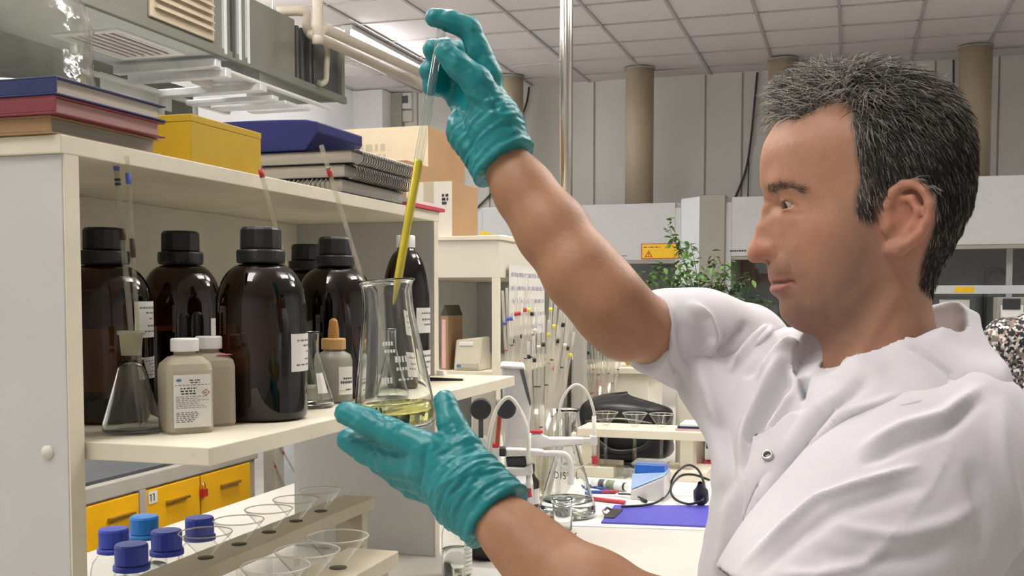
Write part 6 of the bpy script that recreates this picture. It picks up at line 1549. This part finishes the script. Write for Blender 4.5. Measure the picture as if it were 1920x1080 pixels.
# faded white graduation print on the glass
ca = 0; inv = fk.rotation_quaternion.inverted(); cd = inv @ Vector(EYEP-fb); ca = math.atan2(cd.y, cd.x)
m = MB()
for (z0, hgt, a0, a1) in [(.085, .004, -.25, .1), (.078, .003, -.2, .15), (.068, .006, .1, .5), (.06, .003, .12, .45), (.048, .006, -.3, .0), (.05, .002, .15, .6)]:
    for k in range(4):
        A = ca+a0+(a1-a0)*k/4; B = ca+a0+(a1-a0)*(k+.7)/4
        def rz(z):
            for (r0, zz0), (r1, zz1) in zip(prof, prof[1:]):
                if zz0 <= z <= zz1: return r0+(r1-r0)*(z-zz0)/max(1e-9, zz1-zz0)+.0004
            return .03
        m.quad((rz(z0)*math.cos(A), rz(z0)*math.sin(A), z0), (rz(z0)*math.cos(B), rz(z0)*math.sin(B), z0), (rz(z0+hgt)*math.cos(B), rz(z0+hgt)*math.sin(B), z0+hgt), (rz(z0+hgt)*math.cos(A), rz(z0+hgt)*math.sin(A), z0+hgt))
m.build('graduation_print', 'label_white', fk)
p0 = Vector(W(737, 575, 1.075)); p1 = Vector(W(829, 50, 1.052))
dv = p1-p0; ln = dv.length
pt = thing('glass_pipette', 'pipette of bright yellow liquid held in the raised gloved hand', 'pipette', p0)
M_ = dv.to_track_quat('Z', 'Y').to_matrix().to_4x4(); R_ = .0047
edge_g = glass('pipette_edge', (.94, .96, .96), edge=.12)
MB().lathe([(R_, ln*.526), (R_, ln*.7), (R_*.88, ln*.72), (R_*.88, ln), (R_*.6, ln)], 24, M_).build('upper_tube', edge_g, pt)
MB().lathe([(R_*.55, ln*.535), (R_*.55, ln*.99)], 16, M_).build('bore', edge_g, pt)
MB().lathe([(.0010, 0), (.0018, .004), (R_, .03), (R_, ln*.5245)], 24, M_).build('tube', main_g, pt)
yl = mat('yellow_fill', '#dcc800', .2, var=.05, spec=.6)
MB().lathe([(0, .002), (.001, .003), (R_*.86, .032), (R_*.86, ln*.524), (R_*.76, ln*.527), (R_*.76, ln*.535), (0, ln*.532)], 18, M_).build('liquid', 'yellow_fill', pt)
# ------------------------------------------------------------------ second person at the right edge
wd = 3.8; wc = W(1968, 600, wd); wo = np.array([wc[0], wc[1], 0.])
wom = thing('person', 'person with short blond hair in black and white patterned blouse', 'person', wo)
ra = HV*-1.0; rr_ = RV                       # seen from behind/side: shoulders along RV
m_, nt_, out_ = nmat('blouse_print'); b_ = nt_.nodes.new('ShaderNodeBsdfPrincipled'); L(nt_, b_.outputs[0], out_.inputs[0]); b_.inputs['Roughness'].default_value = .8
tc_ = nt_.nodes.new('ShaderNodeTexCoord'); v_ = nt_.nodes.new('ShaderNodeTexVoronoi'); v_.inputs['Scale'].default_value = 100; v_.inputs['Randomness'].default_value = 1; L(nt_, tc_.outputs['Object'], v_.inputs['Vector'])
sx_ = nt_.nodes.new('ShaderNodeSeparateColor'); L(nt_, v_.outputs['Color'], sx_.inputs[0])
r_ = nt_.nodes.new('ShaderNodeValToRGB'); L(nt_, sx_.outputs[0], r_.inputs[0]); r_.color_ramp.interpolation = 'CONSTANT'
cr = r_.color_ramp.elements; cr[0].position = 0; cr[0].color = srgb('#23262e')+(1,); cr[1].position = .42; cr[1].color = srgb('#6e6a66')+(1,)
for pos, cl_ in ((.58, '#b9ada0'), (.72, '#d9d6d0'), (.88, '#8a6f62')):
    e = cr.new(pos); e.color = srgb(cl_)+(1,)
L(nt_, r_.outputs[0], b_.inputs['Base Color'])
def wl(dx, dy, z): return wo+RV*dx-HV*dy+ZV*z
ws = {}
G, l = grid(wl(0, 0, 0)+np.array([-.34, -.34, -.0]), wl(0, 0, 0)+np.array([.34, .34, 1.66]), .009)
bd = chain(G, [(wl(0, 0, 1.36), .05), (wl(0, .0, 1.44), .048)])
bd = smin(bd, ell(G, wl(.02, -.015, 1.51), (.075, .085, .112)), .02)
bd = smin(bd, ell(G, wl(-.06, .0, 1.50), (.02, .02, .025)), .02)
bd = smin(bd, ell(G, wl(.02, -.098, 1.495), (.014, .018, .022)), .015)
bd = smin(bd, ell(G, wl(.098, .0, 1.505), (.012, .02, .03)), .012); bd = smin(bd, ell(G, wl(-.058, .0, 1.505), (.012, .02, .03)), .012)
armL = [(wl(-.17, 0, 1.31), .046), (wl(-.215, -.01, 1.15), .043), (wl(-.215, -.02, 1.08), .04), (wl(-.06, -.17, 1.06), .032), (wl(.02, -.19, 1.07), .026), (wl(.07, -.2, 1.08), .022)]
armR = [(wl(.17, 0, 1.31), .046), (wl(.215, -.01, 1.08), .041), (wl(.1, -.17, 1.04), .03), (wl(.03, -.2, 1.05), .022)]
bd = np.minimum(bd, np.minimum(chain(G, armL, .02), chain(G, armR, .02)))
for s_ in (-.085, .085): bd = np.minimum(bd, chain(G, [(wl(s_, 0, .8), .07), (wl(s_, .01, .45), .05), (wl(s_, .0, .08), .035)]))
p, q = surface_nets(bd, l, .009); p = relax(p, q, 2); mesh_np('body', p-wo, q, skin_m, wom, np.tile(np.array(srgb('#c79a80')), (len(p), 1)))
to = chain(G, [(wl(0, 0, 1.30), .12), (wl(0, 0, 1.15), .13), (wl(0, 0, 1.0), .135), (wl(0, 0, .85), .145)], .05)
to = smin(to, cone(G, wl(-.15, 0, 1.315), wl(.15, 0, 1.315), .058, .058), .06)
for A in (armL, armR): to = smin(to, cone(G, A[0][0], A[0][0]*.35+A[1][0]*.65 if A is armL else A[0][0]*.6+A[1][0]*.4, .06, .062), .03)
to = np.maximum(to, np.maximum(.74-G[2], -(chain(G, [(wl(0, 0, 1.36), .062), (wl(0, .0, 1.5), .07)]))))
p, q = surface_nets(to, l, .009); p = relax(p, q, 2); mesh_np('blouse', p-wo, q, 'blouse_print', wom)
tr = None
for s_ in (-.085, .085):
    d = chain(G, [(wl(s_, 0, .82), .1), (wl(s_, .01, .45), .07), (wl(s_, .0, .1), .06)]); tr = d if tr is None else smin(tr, d, .03)
p, q = surface_nets(tr, l, .009); mesh_np('trousers', relax(p, q, 2)-wo, q, 'trouser_navy', wom)
for s_ in (-.085, .085):
    d = np.maximum(chain(G, [(wl(s_, .03, .05), .04), (wl(s_, -.12, .04), .036)]), .004-G[2]); p, q = surface_nets(d, l, .009); mesh_np('shoe', p-wo, q, 'black', wom)
mat('blond', '#b99a6c', .5, var=.2, scale=60, stretch=(1, 1, .15), bump=.6, bscale=220)
hr = ell(G, wl(.004, .012, 1.525), (.092, .1, .104)); hr = smin(hr, ell(G, wl(.004, .03, 1.445), (.087, .075, .08)), .03)
hr = np.maximum(hr, -ell(G, wl(.02, -.10, 1.49), (.075, .07, .1)))
p, q = surface_nets(hr, l, .009); p = relax(p, q, 2); N = vnormals(p, q); p = p+N*(.004*np.sin(p[:, 0:1]*300+np.sin(p[:, 1:2]*200)))
mesh_np('hair', p-wo, q, 'blond', wom)

for s_ in (-.012, .052):
    ep = wl(s_, -.082, 1.525)-wo
    MB().lathe([(.011*math.sin(a), .011*math.cos(a)) for a in [k*math.pi/8 for k in range(9)]], 12, Matrix.Translation(Vector(ep))).build('eye', 'iris', wom)
lp = wl(.02, -.093, 1.455)-wo
MB().tube([Vector(lp)-Vector(RV)*.02, Vector(lp)-Vector(-HV)*-.004, Vector(lp)+Vector(RV)*.02], .004, 8).build('mouth', 'pink_mark', wom)
